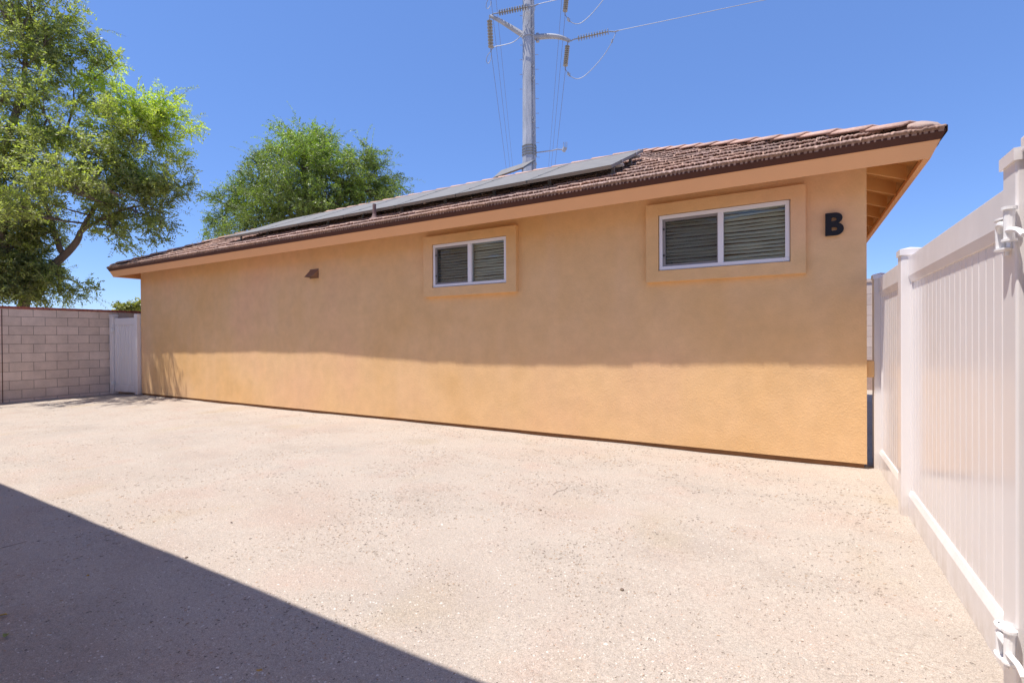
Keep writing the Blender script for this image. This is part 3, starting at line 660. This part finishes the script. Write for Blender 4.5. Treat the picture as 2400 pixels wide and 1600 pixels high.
# near gate hung on the right post
ng = empty('near_vinyl_gate', (.70, 1.6, 0)); N0 = Vector(ng.location); tag(ng, 'white vinyl gate cut off by the right edge, hung on two ornate white hinges', 'gate')
for ya_, yb_ in ((2.19, 2.305), (.95, 1.06)):
    m_ = MB(); m_.box(.665, ya_, .06, .755, yb_, 1.915); fp(m_, 'stile', ng, N0, bevel=.006)
m_ = MB(); m_.box(.657, .945, 1.917, .763, 2.312, 1.965); fp(m_, 'top_cap', ng, N0, bevel=.004)
for za_, zb_ in ((1.74, 1.915), (.06, .25)):
    m_ = MB(); m_.box(.685, 1.06, za_, .74, 2.19, zb_); fp(m_, 'gate_rail', ng, N0, bevel=.005)
pickets(1.06, 2.19, 'picket_panel', .24, 1.76, .705, .098, ng, N0)
def hinge(z):
    h = empty_h = MB(); yp = 2.39; x = .65
    # back plates with rounded flanges, pin barrel, curved strap
    h.box(x-.006, yp-.035, z-.055, x, yp+.045, z+.055)
    def disc(cx, cy, cz, r, t, n=18, sx=.6):
        vs = [(cx+sx*r*math.cos(2*math.pi*i/n), cy+r*math.sin(2*math.pi*i/n), cz+dz) for dz in (0, t) for i in range(n)]
        h.add(vs, [tuple(range(n))[::-1], tuple(range(n, 2*n))]+[(i, (i+1) % n, n+(i+1) % n, n+i) for i in range(n)])
    disc(x-.012, yp+.005, z+.05, .042, .006); disc(x-.012, yp+.005, z-.056, .042, .006)
    h.tube([(x-.014, yp+.022, z-.052), (x-.016, yp+.022, z+.02), (x-.012, yp+.012, z+.046)], [.0155, .0155, .010], 12)
    h.tube(smooth_curve([(x-.018, yp+.01, z+.012), (x-.030, yp-.02, z+.03), (x-.026, yp-.055, z+.026), (x-.014, yp-.075, z+.008)]), .011, 10)
    h.tube([(x-.02, yp-.075, z-.03), (x-.02, yp-.075, z+.075)], .015, 12); disc(x-.02, yp-.075, z+.072, .021, .01, 14, 1.); disc(x-.02, yp-.075, z-.036, .021, .008, 14, 1.)
    h.tube(smooth_curve([(x-.02, yp-.06, z-.012), (x-.024, yp-.09, z+.0), (x-.014, yp-.13, z-.008), (x-.008, yp-.16, z-.03)]), .009, 8)
    h.tube([(x-.01, yp-.02, z-.062), (x-.01, yp-.02, z-.078)], .006, 8)
    o = fp(h, 'hinge', ng, N0, 'hinge', smooth=False)
    for dy in (-.012, .022):
        s = MB(); s.tube([(x-.022, yp+dy, z+.0555), (x-.022, yp+dy, z+.0585)], .0035, 8); so_ = s.build('screw', 'screw'); so_.parent = o
hinge(1.655); hinge(.205)

# ------------------------------------------------------------------ transmission pole
PD = 29.0; base = at(1242, 600, PD); PX, PYY = base.x, base.y
pole = empty('steel_transmission_pole', (PX, PYY, 0)); P0 = Vector(pole.location); tag(pole, 'tall grey steel power pole with curved arms and insulator strings behind the house', 'power pole')
def pb(mb, nm, mt, **k):
    o = mb.build(nm, mt, pole, **k); o.matrix_parent_inverse = Matrix.Translation(-P0); return o
def Q(px, py, dd=0): return at(px, py, PD+dd)
sh = MB(); zz = [-.5, 11.4, 21.4, 34]; rr = [.52, .425, .355, .25]
top_dx = (at(1245, 0, PD)-at(1242, 400, PD)); 
def axis(z): 
    f_ = (z-11.4)/10.; return Vector((PX, PYY, z))
sh.tube([axis(z) for z in zz], rr, 8); pb(sh, 'shaft', 'pole')
def prad(z): return float(np.interp(z, zz, rr))
RT = Vector((Rv.x, Rv.y, 0)); FW = Vector((F0.x, F0.y, 0))
def disc_string(p0, p1, n, r=.165):
    p0, p1 = Vector(p0), Vector(p1); d = (p1-p0)/n; dn = d.normalized(); m_ = MB(); pts, rs = [], []
    for i in range(n):
        c = p0+d*(i+.5); L_ = d.length
        pts += [c-dn*L_*.45, c-dn*L_*.12, c-dn*L_*.02, c+dn*L_*.14, c+dn*L_*.2]; rs += [.035, .05, r, r*.93, .04]
    m_.tube(pts, rs, 12); return m_
LV = 3.2
for lv in range(3):
    dz = Vector((0, 0, LV*lv))
    for key, pts, rd in (('L', [(1238, 90), (1214, 75), (1190, 60), (1168, 47), (1149, 38)], [.17, .16, .14, .12, .10]), ('R', [(1248, 89), (1275, 86), (1300, 86), (1320, 90), (1336, 97)], [.16, .155, .14, .12, .10])):
        m_ = MB(); c = smooth_curve([Q(*p)+dz for p in pts]); m_.tube(c, list(np.interp(np.linspace(0, 4, len(c)), range(5), rd)), 8); pb(m_, 'arm', 'pole')
    m_ = MB(); a = Q(1260, 89)+dz; m_.tube([a-Vector((0, 0, .24)), a+Vector((0, 0, .24))], .11, 6); pb(m_, 'arm_bracket', 'pole'); m_ = MB(); a = Q(1230, 86)+dz; m_.tube([a-Vector((0, 0, .22)), a+Vector((0, 0, .22))], .12, 6); pb(m_, 'arm_bracket', 'pole')
    # strings
    pb(disc_string(Q(1168, 31, -.15)+dz, Q(1240, 16, -.8)+dz, 12), 'insulator_string', 'porcelain')
    pb(disc_string(Q(1353, 91, -.15)+dz, Q(1428, 74, -.8)+dz, 12), 'insulator_string', 'porcelain')
    pb(disc_string(Q(1147.5, 47)+dz, Q(1150.5, 113)+dz, 9, .17), 'insulator_string', 'porcelain')
    pb(disc_string(Q(1330, 107)+dz, Q(1325, 156)+dz, 10, .15), 'insulator_string', 'porcelain')
    def wire(pts, r, nm, sm=True):
        j = MB(); P_ = [Q(*p)+dz for p in pts]; j.tube(smooth_curve(P_) if sm else P_, r, 6); pb(j, nm, 'wire')
    for pts in ([(1149, 38, 0), (1156, 33, -.1), (1168, 31, -.15)], [(1240, 16, -.8), (1252, 14, -.9), (1262, 10, -1)], [(1337, 97, 0), (1344, 93, -.1), (1353, 91, -.15)], [(1428, 74, -.8), (1441, 75, -.9), (1450, 72, -1)],
                [(1147, 36, 0), (1147.5, 47, 0)], [(1331, 97, 0), (1330, 107, 0)], [(1150.5, 113, 0), (1151, 122, 0)], [(1325, 156, 0), (1325, 165, 0)]): wire(pts, .035, 'link', False)
    wire([(1254, 14, -.9), (1252, 26, -.9), (1240, 50, -.7), (1228, 76, -.6), (1205, 98, -.4), (1180, 106, -.2), (1160, 110, -.1), (1151, 118, 0)], .020, 'jumper_wire')
    wire([(1151, 120, 0), (1143, 130, 0), (1140, 143, 0), (1144, 149, 0), (1150, 140, 0), (1152, 124, 0)], .019, 'jumper_loop')
    wire([(1443, 77, -.9), (1436, 95, -.9), (1418, 126, -.7), (1390, 160, -.5), (1366, 181, -.3), (1350, 185, -.2), (1335, 177, -.1), (1326, 164, 0)], .019, 'jumper_wire')
    for p in ((1334, 176, -.1), (1331, 173, -.05), (1434, 97, -.9)):
        j = MB(); a = Q(*p)+dz; j.tube([a-Vector((0, 0, .08)), a+Vector((.03, 0, .08))], .05, 6); pb(j, 'wire_clamp', 'wire')
for i in range(9): # climbing pegs
    z = 11.9+i*.86; p = axis(z)+RT*prad(z); m_ = MB(); m_.tube([p, p+RT*.17, p+RT*.17+Vector((0, 0, -.03))], .014, 5); pb(m_, 'climbing_peg', 'pole')
for i in range(6):
    z = 15.9+i*.86; p = axis(z)-RT*prad(z); m_ = MB(); m_.tube([p, p-RT*.15], .016, 5); pb(m_, 'climbing_peg', 'pole')
for z in (12.0, 12.16, 12.32, 12.5, 11.5, 18.9):
    m_ = MB(); m_.tube([axis(z-.03), axis(z+.03)], prad(z)+.035, 8); pb(m_, 'steel_band', 'alu' if z < 12.6 and z > 11.9 else 'pole')
m_ = MB(); cd = RT*.22-FW*.30
m_.tube([axis(8)+RT*.26-FW*.36, axis(21)+cd], .022, 6)
for z in (13.0, 13.8, 16.2, 17.0, 19.0):
    a = axis(z)+RT*.22-FW*.36; m_.tube(smooth_curve([a, a+RT*.10+Vector((0, 0, .18)), a+RT*.02+Vector((0, 0, .34)), a-RT*.06+Vector((0, 0, .16)), a]), .018, 5)
pb(m_, 'conduit', 'pole')
an = MB(); an.tube([Q(1256, 358), Q(1295, 353), Q(1306, 350), Q(1319, 351)], .035, 6); an.tube([Q(1321, 355), Q(1324, 347)], [.10, .14], 8)
for dx in (1321, 1324.5, 1328.5): an.tube([Q(dx, 348), Q(dx, 333)], .018, 5)
pb(an, 'antenna_arm', 'pole')
# conductors running to the right towards the camera, and away behind the house
def cond(name, pts, r, mt, label):
    m_ = MB(); m_.tube(pts, r, 5); o = m_.build(name, mt, origin=pts[0]); tag(o, label, 'power line')
for lv, t in ((0, 'lower'), (1, 'upper')):
    dz = Vector((0, 0, LV*lv))
    a, b = Q(1450, 72, -1)+dz, at(1800, -1, 26.0)+dz; c = b+(b-a)*2.2
    cond('power_line', smooth_curve([a, b, c], 10), .017, 'wire', f'{t} bright conductor running right from the insulator on the right arm of the pole')
    a2 = Q(1262, 10, -1)+dz; cond('power_line', smooth_curve([a2, a2+(b-a), a2+(c-a)], 10), .017, 'wire', f'{t} bright conductor running right across the pole from the left arm')
for lv, t in ((0, 'lowest'), (1, 'middle'), (2, 'highest')):
    for sd_, (px_, py_), far in (('left', (1151, 121), (1221, 650)), ('right', (1325, 166), (1271, 650))):
        a = Q(px_, py_)+Vector((0, 0, LV*lv)); e_ = at(*far, 95)+Vector((0, 0, LV*lv)); mid = a.lerp(e_, .5)-Vector((0, 0, .4))
        cond('power_line', smooth_curve([a, mid, e_], 10), .013, 'wiredark', f'{t} attached of the three thin wires hanging down the sky {sd_} of the pole')

# ------------------------------------------------------------------ trees
def foliage(spr_o, spr_d, length, nleaf, ll, lw, tint, droop=.25):
    n = len(spr_o); d = spr_d/np.linalg.norm(spr_d, axis=1, keepdims=True)
    L = length*rng.uniform(.6, 1.25, n)
    side = np.cross(d, rng.standard_normal((n, 3))); side /= np.linalg.norm(side, axis=1, keepdims=True)
    t = (np.arange(nleaf)//2*2+1.5)/(nleaf+1); sg = np.where(np.arange(nleaf) % 2, 1., -1.)
    O = spr_o[:, None]+d[:, None]*(L[:, None]*t[None])[..., None]; O[..., 2] -= droop*(L[:, None]*t[None]**2)
    ld = side[:, None]*sg[None, :, None]*.85+d[:, None]*.55+rng.standard_normal((n, nleaf, 3))*.22; ld[..., 2] -= .15
    ld /= np.linalg.norm(ld, axis=2, keepdims=True)
    wd = np.cross(ld, np.cross(d, side)[:, None]+rng.standard_normal((n, nleaf, 3))*.5); wd /= np.linalg.norm(wd, axis=2, keepdims=True)+1e-9
    wd = np.cross(ld, wd); k = rng.uniform(.7, 1.25, (n, nleaf, 1)); a_ = ll*k; b_ = lw*k*.5
    nr = np.cross(ld, wd)
    V = np.stack([O, O+ld*a_*.45+wd*b_+nr*b_*.3, O+ld*a_, O+ld*a_*.45-wd*b_+nr*b_*.3], 2).reshape(-1, 3)
    F = np.arange(len(V)).reshape(-1, 4)
    T = np.repeat(np.clip(tint[:, None]+rng.normal(0, .17, (n, nleaf)), 0, 1).ravel(), 4)
    return V, F, np.stack([T, T, T], 1)
def tree(name, label, basept, limbs, clumps, leafmat, spray_len, nleaf, ll, lw, group=None, wig=.06, feather=.3):
    r = empty(name, basept); tag(r, label, 'tree', group); L0 = Vector(basept); tr = MB(); nodes = []
    for pts, r0, r1 in limbs:
        c = smooth_curve(pts, 5); n = len(c); c = [p+Vector([noise.noise(p*.9+Vector((i, 0, 0)))*wig for i in range(3)]) if 0 < q < n-1 else p for q, p in enumerate(c)]
        tr.tube(c, [r0+(r1-r0)*i/(n-1) for i in range(n)], 8); nodes += [(p, r0+(r1-r0)*i/(n-1)) for i, p in enumerate(c)]
    SO, SD, ST = [], [], []; FO, FD, FT = [], [], []
    for (cx, rx, ry, nb, ns, hue) in clumps:     # centre, horizontal radius, vertical radius, sub-branches, sprays per branch, brightness
        cx = Vector(cx); best = min(nodes, key=lambda q: (q[0]-cx).length)
        heart = best[0].lerp(cx, .55)+Vector((0, 0, -ry*.15))
        mid = best[0].lerp(heart, .5)+Vector(rng.uniform(-.12, .12, 3))*rx
        r_b = min(best[1]*.8, .012+.022*rx); tr.tube(smooth_curve([best[0], mid, heart], 4), [r_b*(1-.06*i) for i in range(9)], 6)
        for _ in range(nb):
            v_ = rng.standard_normal(3); v_ /= np.linalg.norm(v_); rd = rng.uniform(.55, 1.05)
            e_ = cx+Vector((v_[0]*rx*rd, v_[1]*rx*rd, v_[2]*ry*rd+.08*ry)); s_ = best[0].lerp(heart, rng.uniform(.5, 1.0))
            m1 = s_.lerp(e_, .5)+Vector(rng.uniform(-.16, .16, 3))*rx; c = smooth_curve([s_, m1, e_], 5)
            tr.tube(c, [max(.0035, r_b*.42*(1-i/(len(c)-1)*.85)) for i in range(len(c))], 4, False)
            bd = (e_-m1).normalized(); ca = np.array([tuple(p) for p in c])
            tt = rng.uniform(.28, 1.02, ns)**.8*(len(c)-1); i0 = np.clip(tt.astype(int), 0, len(c)-2); f_ = (tt-i0)[:, None]
            P = ca[i0]*(1-f_)+ca[i0+1]*f_ + rng.normal(0, .055*rx, (ns, 3))
            D = np.array(tuple(bd))[None]*.8 + rng.standard_normal((ns, 3))*.75 + np.array([0, 0, .25])
            if rng.random() < feather:
                FO.append(tuple(e_)); FD.append(tuple(bd*.9+Vector(rng.normal(0, .35, 3))+Vector((0, 0, .25)))); FT.append(hue+.1)
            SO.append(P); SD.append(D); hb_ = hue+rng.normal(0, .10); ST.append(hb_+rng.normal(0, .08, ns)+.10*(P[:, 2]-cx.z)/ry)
    V, F, T = foliage(np.concatenate(SO), np.concatenate(SD), spray_len, nleaf, ll, lw, np.clip(np.concatenate(ST), 0, 1))
    if FO:
        V2, F2, T2 = foliage(np.array(FO), np.array(FD), spray_len*2.4, nleaf*2, ll*.9, lw*.8, np.clip(np.array(FT), 0, 1), .35)
        F = np.concatenate([F, F2+len(V)]); V = np.concatenate([V, V2]); T = np.concatenate([T, T2])
        for o_, d_ in zip(FO, FD):
            d_ = Vector(d_).normalized()*spray_len*2.2; o_ = Vector(o_); tr.tube([o_, o_+d_*.5-Vector((0, 0, .09*spray_len)), o_+d_-Vector((0, 0, .7*spray_len))], [.004, .003, .0015], 3, False)
    V -= np.array(tuple(L0)); o = np_mesh('crown', V, F, leafmat, r, tint=T)
    t_ = tr.build('trunk', 'bark', r, smooth=True, origin=None); t_.matrix_parent_inverse = Matrix.Translation(-L0)
    return r
D1 = 12.6
def q1(px, py, dd=0): return at(px, py, D1+dd)
b1 = q1(28, 760); b1.z = -.05
limbs1 = [([b1, q1(60, 690), q1(122, 628), q1(180, 568), q1(192, 540)], .14, .06),
          ([q1(150, 598), q1(122, 530), q1(104, 478), q1(92, 420), q1(60, 350, -.4), q1(110, 280, -.5)], .07, .02),
          ([q1(190, 545), q1(225, 480), q1(262, 420), q1(300, 350), q1(330, 280)], .055, .02),
          ([q1(92, 420), q1(120, 370), q1(142, 345), q1(150, 310), q1(172, 255), q1(215, 190), q1(265, 150)], .05, .012),
          ([q1(-90, 790, -.5), q1(-10, 640, -.6), q1(6, 540, -.6), q1(-10, 420, -.6), q1(40, 250, -.8), q1(60, 120, -.8)], .18, .04),
          ([q1(142, 345), q1(118, 290), q1(92, 240), q1(85, 170)], .03, .012),
          ([q1(172, 255), q1(172, 210), q1(150, 180)], .02, .01),
          ([q1(190, 545), q1(260, 500), q1(330, 480), q1(380, 500)], .045, .012),
          ([q1(110, 635), q1(150, 650), q1(190, 665)], .03, .008)]
cl1 = [  # px, py, depth offset, radius x px, radius y px, branches, sprays, hue
    (30, 30, -1.2, 120, 80, 34, 26, .48), (140, 50, -.6, 85, 65, 24, 23, .56), (90, 105, -1.2, 110, 60, 34, 28, .34), (180, 120, -.5, 60, 38, 15, 20, .44), (205, 60, -.3, 35, 45, 8, 14, .62),
    (20, 215, -1.4, 80, 55, 26, 26, .42), (110, 215, -.8, 60, 35, 12, 14, .66), (185, 225, -.3, 65, 45, 13, 13, .76), (250, 150, 0, 48, 30, 11, 13, .92), (205, 170, .2, 45, 25, 10, 15, .86), (285, 130, .1, 30, 18, 5, 10, .7),
    (240, 240, 0, 50, 45, 14, 16, .85), (300, 245, 0, 75, 48, 26, 20, .92), (370, 260, .1, 75, 48, 26, 20, .90), (410, 320, .2, 70, 60, 26, 22, .74), (330, 335, -.2, 95, 65, 36, 26, .60), (255, 345, -.3, 75, 60, 24, 20, .54),
    (360, 410, 0, 95, 55, 40, 28, .44), (280, 420, -.2, 85, 55, 34, 26, .42), (440, 295, .4, 45, 25, 8, 10, .82), (410, 430, .3, 52, 35, 14, 15, .46), (320, 290, .1, 90, 40, 20, 20, .85),
    (60, 320, -1.0, 90, 60, 32, 25, .52), (30, 400, -1.3, 90, 60, 34, 28, .38), (130, 410, -.6, 80, 50, 28, 23, .50), (180, 330, -.1, 70, 50, 20, 17, .60), (200, 450, -.2, 70, 45, 24, 22, .46), (120, 300, -.8, 60, 50, 14, 14, .62),
    (320, 500, 0, 90, 38, 30, 22, .38), (370, 545, .1, 60, 28, 14, 17, .36), (270, 545, .1, 65, 30, 16, 16, .36), (300, 590, .2, 40, 18, 7, 11, .34), (235, 500, -.1, 60, 35, 18, 16, .40), (330, 455, .1, 90, 40, 26, 24, .40),
    (30, 490, -1.0, 80, 60, 30, 27, .34), (20, 590, -.9, 75, 55, 32, 32, .28), (40, 665, -.6, 80, 45, 34, 34, .26), (110, 640, -.3, 60, 32, 18, 20, .30), (170, 672, -.1, 60, 18, 9, 13, .30), (115, 690, -.1, 65, 16, 12, 16, .30),
    (90, 540, -.6, 55, 45, 16, 18, .38), (-90, 60, -1.6, 150, 110, 18, 20, .4), (-110, 300, -1.8, 120, 130, 9, 18, .4), (-90, 520, -1.6, 110, 110, 9, 18, .35),
    (-60, -110, -1.4, 160, 80, 24, 22, .45), (100, -90, -.9, 110, 70, 22, 22, .45), (60, 160, -1.3, 90, 40, 20, 22, .40),
    (150, 255, 0, 75, 70, 22, 4, .55), (215, 215, 0, 50, 50, 14, 4, .6), (110, 500, 0, 60, 60, 14, 5, .4),
    (100, 340, -2.0, 70, 40, 12, 14, .5), (95, 210, -2.6, 60, 40, 12, 14, .5), (15, 300, -3.2, 70, 50, 12, 14, .45), (170, 325, -2.4, 55, 45, 12, 14, .5), (200, 250, -2.3, 45, 40, 9, 13, .6), (-110, 380, -4.2, 100, 70, 6, 12, .4), (235, 330, -2.0, 40, 40, 7, 12, .5), (150, 395, -3.8, 55, 40, 14, 16, .45), (60, 400, -4.2, 70, 45, 16, 16, .42), (-20, 480, -4.2, 70, 40, 14, 16, .4), (-20, 420, -3.2, 80, 50, 12, 14, .4), (-40, 200, -3.4, 80, 60, 12, 14, .45), (60, 450, -2.6, 60, 40, 10, 14, .4)]
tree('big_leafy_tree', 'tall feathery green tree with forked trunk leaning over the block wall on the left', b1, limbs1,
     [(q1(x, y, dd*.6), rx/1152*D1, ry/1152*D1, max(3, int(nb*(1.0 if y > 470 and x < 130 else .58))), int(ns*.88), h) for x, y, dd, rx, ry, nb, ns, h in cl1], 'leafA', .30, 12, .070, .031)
# part of the same crown reaching over the wall towards the gate (its dappled shadow falls on gate and ground)
D2 = 26.
def q2(px, py, dd=0): return at(px, py, D2+dd)
b2 = q2(735, 700); b2.z = 0
limbs2 = [([b2, q2(735, 560), q2(725, 480), q2(712, 400)], .28, .10), ([q2(735, 560), q2(660, 480), q2(600, 430)], .14, .04), ([q2(735, 560), q2(800, 470), q2(850, 400)], .14, .04), ([q2(725, 500), q2(600, 520), q2(530, 490)], .10, .03)]
cl2 = [(705, 330, 0, 85, 38, 20, 24, .78), (720, 380, -.5, 110, 55, 30, 30, .62), (640, 370, .3, 50, 38, 11, 20, .55), (600, 430, 0, 70, 50, 18, 24, .50), (690, 450, -.8, 110, 50, 30, 30, .42),
       (800, 420, -.4, 95, 50, 26, 28, .48), (860, 370, 0, 60, 38, 14, 20, .56), (900, 420, .2, 55, 40, 14, 20, .55), (880, 460, -.2, 80, 35, 18, 24, .55), (780, 480, -.8, 120, 40, 28, 28, .40),
       (620, 500, -.5, 100, 45, 24, 28, .42), (540, 470, 0, 55, 30, 12, 18, .48), (520, 520, 0, 50, 28, 10, 16, .46), (580, 545, -.2, 80, 28, 16, 22, .44), (770, 350, .2, 60, 35, 12, 20, .60), (745, 300, 0, 45, 16, 6, 12, .75), (945, 445, .2, 30, 14, 3, 10, .5), (500, 555, 0, 30, 16, 4, 10, .45)]
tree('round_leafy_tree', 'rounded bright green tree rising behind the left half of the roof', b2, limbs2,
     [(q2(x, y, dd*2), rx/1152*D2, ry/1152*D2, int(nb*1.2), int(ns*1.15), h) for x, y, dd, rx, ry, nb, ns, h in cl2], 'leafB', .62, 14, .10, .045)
b3 = at(305, 740, 24); b3.z = 0
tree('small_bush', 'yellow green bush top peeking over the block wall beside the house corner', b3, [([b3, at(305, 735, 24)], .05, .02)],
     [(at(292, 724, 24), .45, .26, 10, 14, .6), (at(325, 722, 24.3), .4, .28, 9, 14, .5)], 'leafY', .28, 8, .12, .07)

# ------------------------------------------------------------------ small things on the ground
def leaf(px, py, size, mt, label):
    d = (Fv + R2*((px-1200)/FPX) - U2*((py-797)/FPX)); p = Vector((0, 0, EYE))+d*(-EYE/d.z); a = random.uniform(0, 6); m_ = MB(); n = 10; vs = [(0, 0, .004)]
    for i in range(n):
        t = 2*math.pi*i/n; rr_ = size*(1 if i % 2 else .78); x, y = rr_*math.cos(t), rr_*.6*math.sin(t)
        vs.append((x*math.cos(a)-y*math.sin(a), x*math.sin(a)+y*math.cos(a), .005+.012*abs(math.sin(t))*random.random()))
    m_.add(vs, [(0, i+1, (i+1) % n+1) for i in range(n)]); o = m_.build('fallen_leaf', mt); o.location = (p.x, p.y, gz(p.x)+.004); tag(o, label, 'leaf', 'fallen leaves in the foreground')
leaf(6, 1438, .022, 'dry', 'orange yellow dry leaf on the shaded ground at the left edge')
leaf(14, 1486, .020, 'dryg', 'greenish dry leaf lying below the orange one at the left edge')
leaf(607, 1570, .014, 'dry', 'small tan leaf on shaded ground near the bottom edge')
leaf(206, 1346, .009, 'dry', 'tiny pale leaf in the middle of the shaded ground')
def stone(px, py, s_, label):
    d = (Fv + R2*((px-1200)/FPX) - U2*((py-797)/FPX)); p = Vector((0, 0, EYE))+d*(-EYE/d.z)
    bm = bmesh.new(); bmesh.ops.create_icosphere(bm, subdivisions=2, radius=s_)
    for v in bm.verts: v.co *= 1+.35*noise.noise(v.co*60+p); v.co.z *= .6
    me = bpy.data.meshes.new('stone'); bm.to_mesh(me); bm.free(); me.materials.append(MAT['stone']); o = bpy.data.objects.new('stone', me); o.location = (p.x, p.y, gz(p.x)+s_*.3); link(o); tag(o, label, 'stone', 'small stones on the yard')
stone(437, 1301, .009, 'dark pebble just above the shadow edge on the left')
stone(542, 1219, .007, 'small dark pebble in the sunlit ground left of centre')
stone(162, 1203, .007, 'little brown pebble on sunlit ground near the left edge')
stone(1267, 1193, .009, 'brown pebble on the sunlit ground in the middle')
stone(1458, 1379, .010, 'brown pebble on the sunlit ground low right of centre')
def twig(pts, label):
    P = []
    for px, py in pts:
        d = (Fv + R2*((px-1200)/FPX) - U2*((py-797)/FPX)); p = Vector((0, 0, EYE))+d*(-EYE/d.z); P.append(Vector((p.x, p.y, gz(p.x)+.008)))
    m_ = MB(); m_.tube(smooth_curve(P), .0016, 5); o = m_.build('twig', 'twig', origin=P[0]); tag(o, label, 'twig', 'twigs on the yard')
twig([(1297, 1158), (1306, 1151), (1322, 1147), (1331, 1141)], 'thin curved twig on the sunlit ground in front of the wall')
twig([(1250, 1051), (1262, 1056), (1276, 1057)], 'short twig on the ground close to the foot of the wall')
twig([(0, 1280), (40, 1270), (62, 1264)], 'long thin twig on the shaded ground at the left edge')

# ------------------------------------------------------------------ behind the camera: an unseen patio cover added to shade the foreground, and the next building
nb_ = empty('unseen_patio_cover', (-7, -.4, 0)); N1 = Vector(nb_.location); tag(nb_, 'unseen cream patio roof on posts behind the viewpoint, shaped to cast the straight shadow and bounce warm light', 'unseen patio cover')
def nbp(mb, nm, mt): mb.build(nm, mt, nb_).matrix_parent_inverse = Matrix.Translation(-N1)
EYP = .815
m_ = MB(); m_.box(-16.4, -1.35, 2.98, .55, EYP, 3.08); nbp(m_, 'roof', 'porchpaint')  # unseen roof: edge set by the shadow, depth and cream colour by bounce light
for x in (-15.8, -11.5, -7.2, .3):
    for y in (.45, -1.25):
        if x > 0 and y > 0: continue
        m_ = MB(); m_.box(x, y, 0, x+.14, y+.14, 2.978); nbp(m_, 'post', 'porchpaint')
nbd = empty('neighbour_building', (-7, -9, 0)); N2 = Vector(nbd.location); tag(nbd, 'two storey tan stucco building standing behind the viewpoint', 'building')
m_ = MB(); m_.box(-24, -16, 0, 10, -9, 6.2); m_.build('wall', 'stucco', nbd).matrix_parent_inverse = Matrix.Translation(-N2)
m_ = MB(); m_.add([(-24.6, -8.5, 6.2), (10.6, -8.5, 6.2), (10.6, -16.5, 6.2), (-24.6, -16.5, 6.2), (-20, -12.5, 7.8), (6, -12.5, 7.8)], [(0, 1, 5, 4), (1, 2, 5), (2, 3, 4, 5), (3, 0, 4), (0, 3, 2, 1)]); m_.build('roof', 'pipe', nbd).matrix_parent_inverse = Matrix.Translation(-N2)
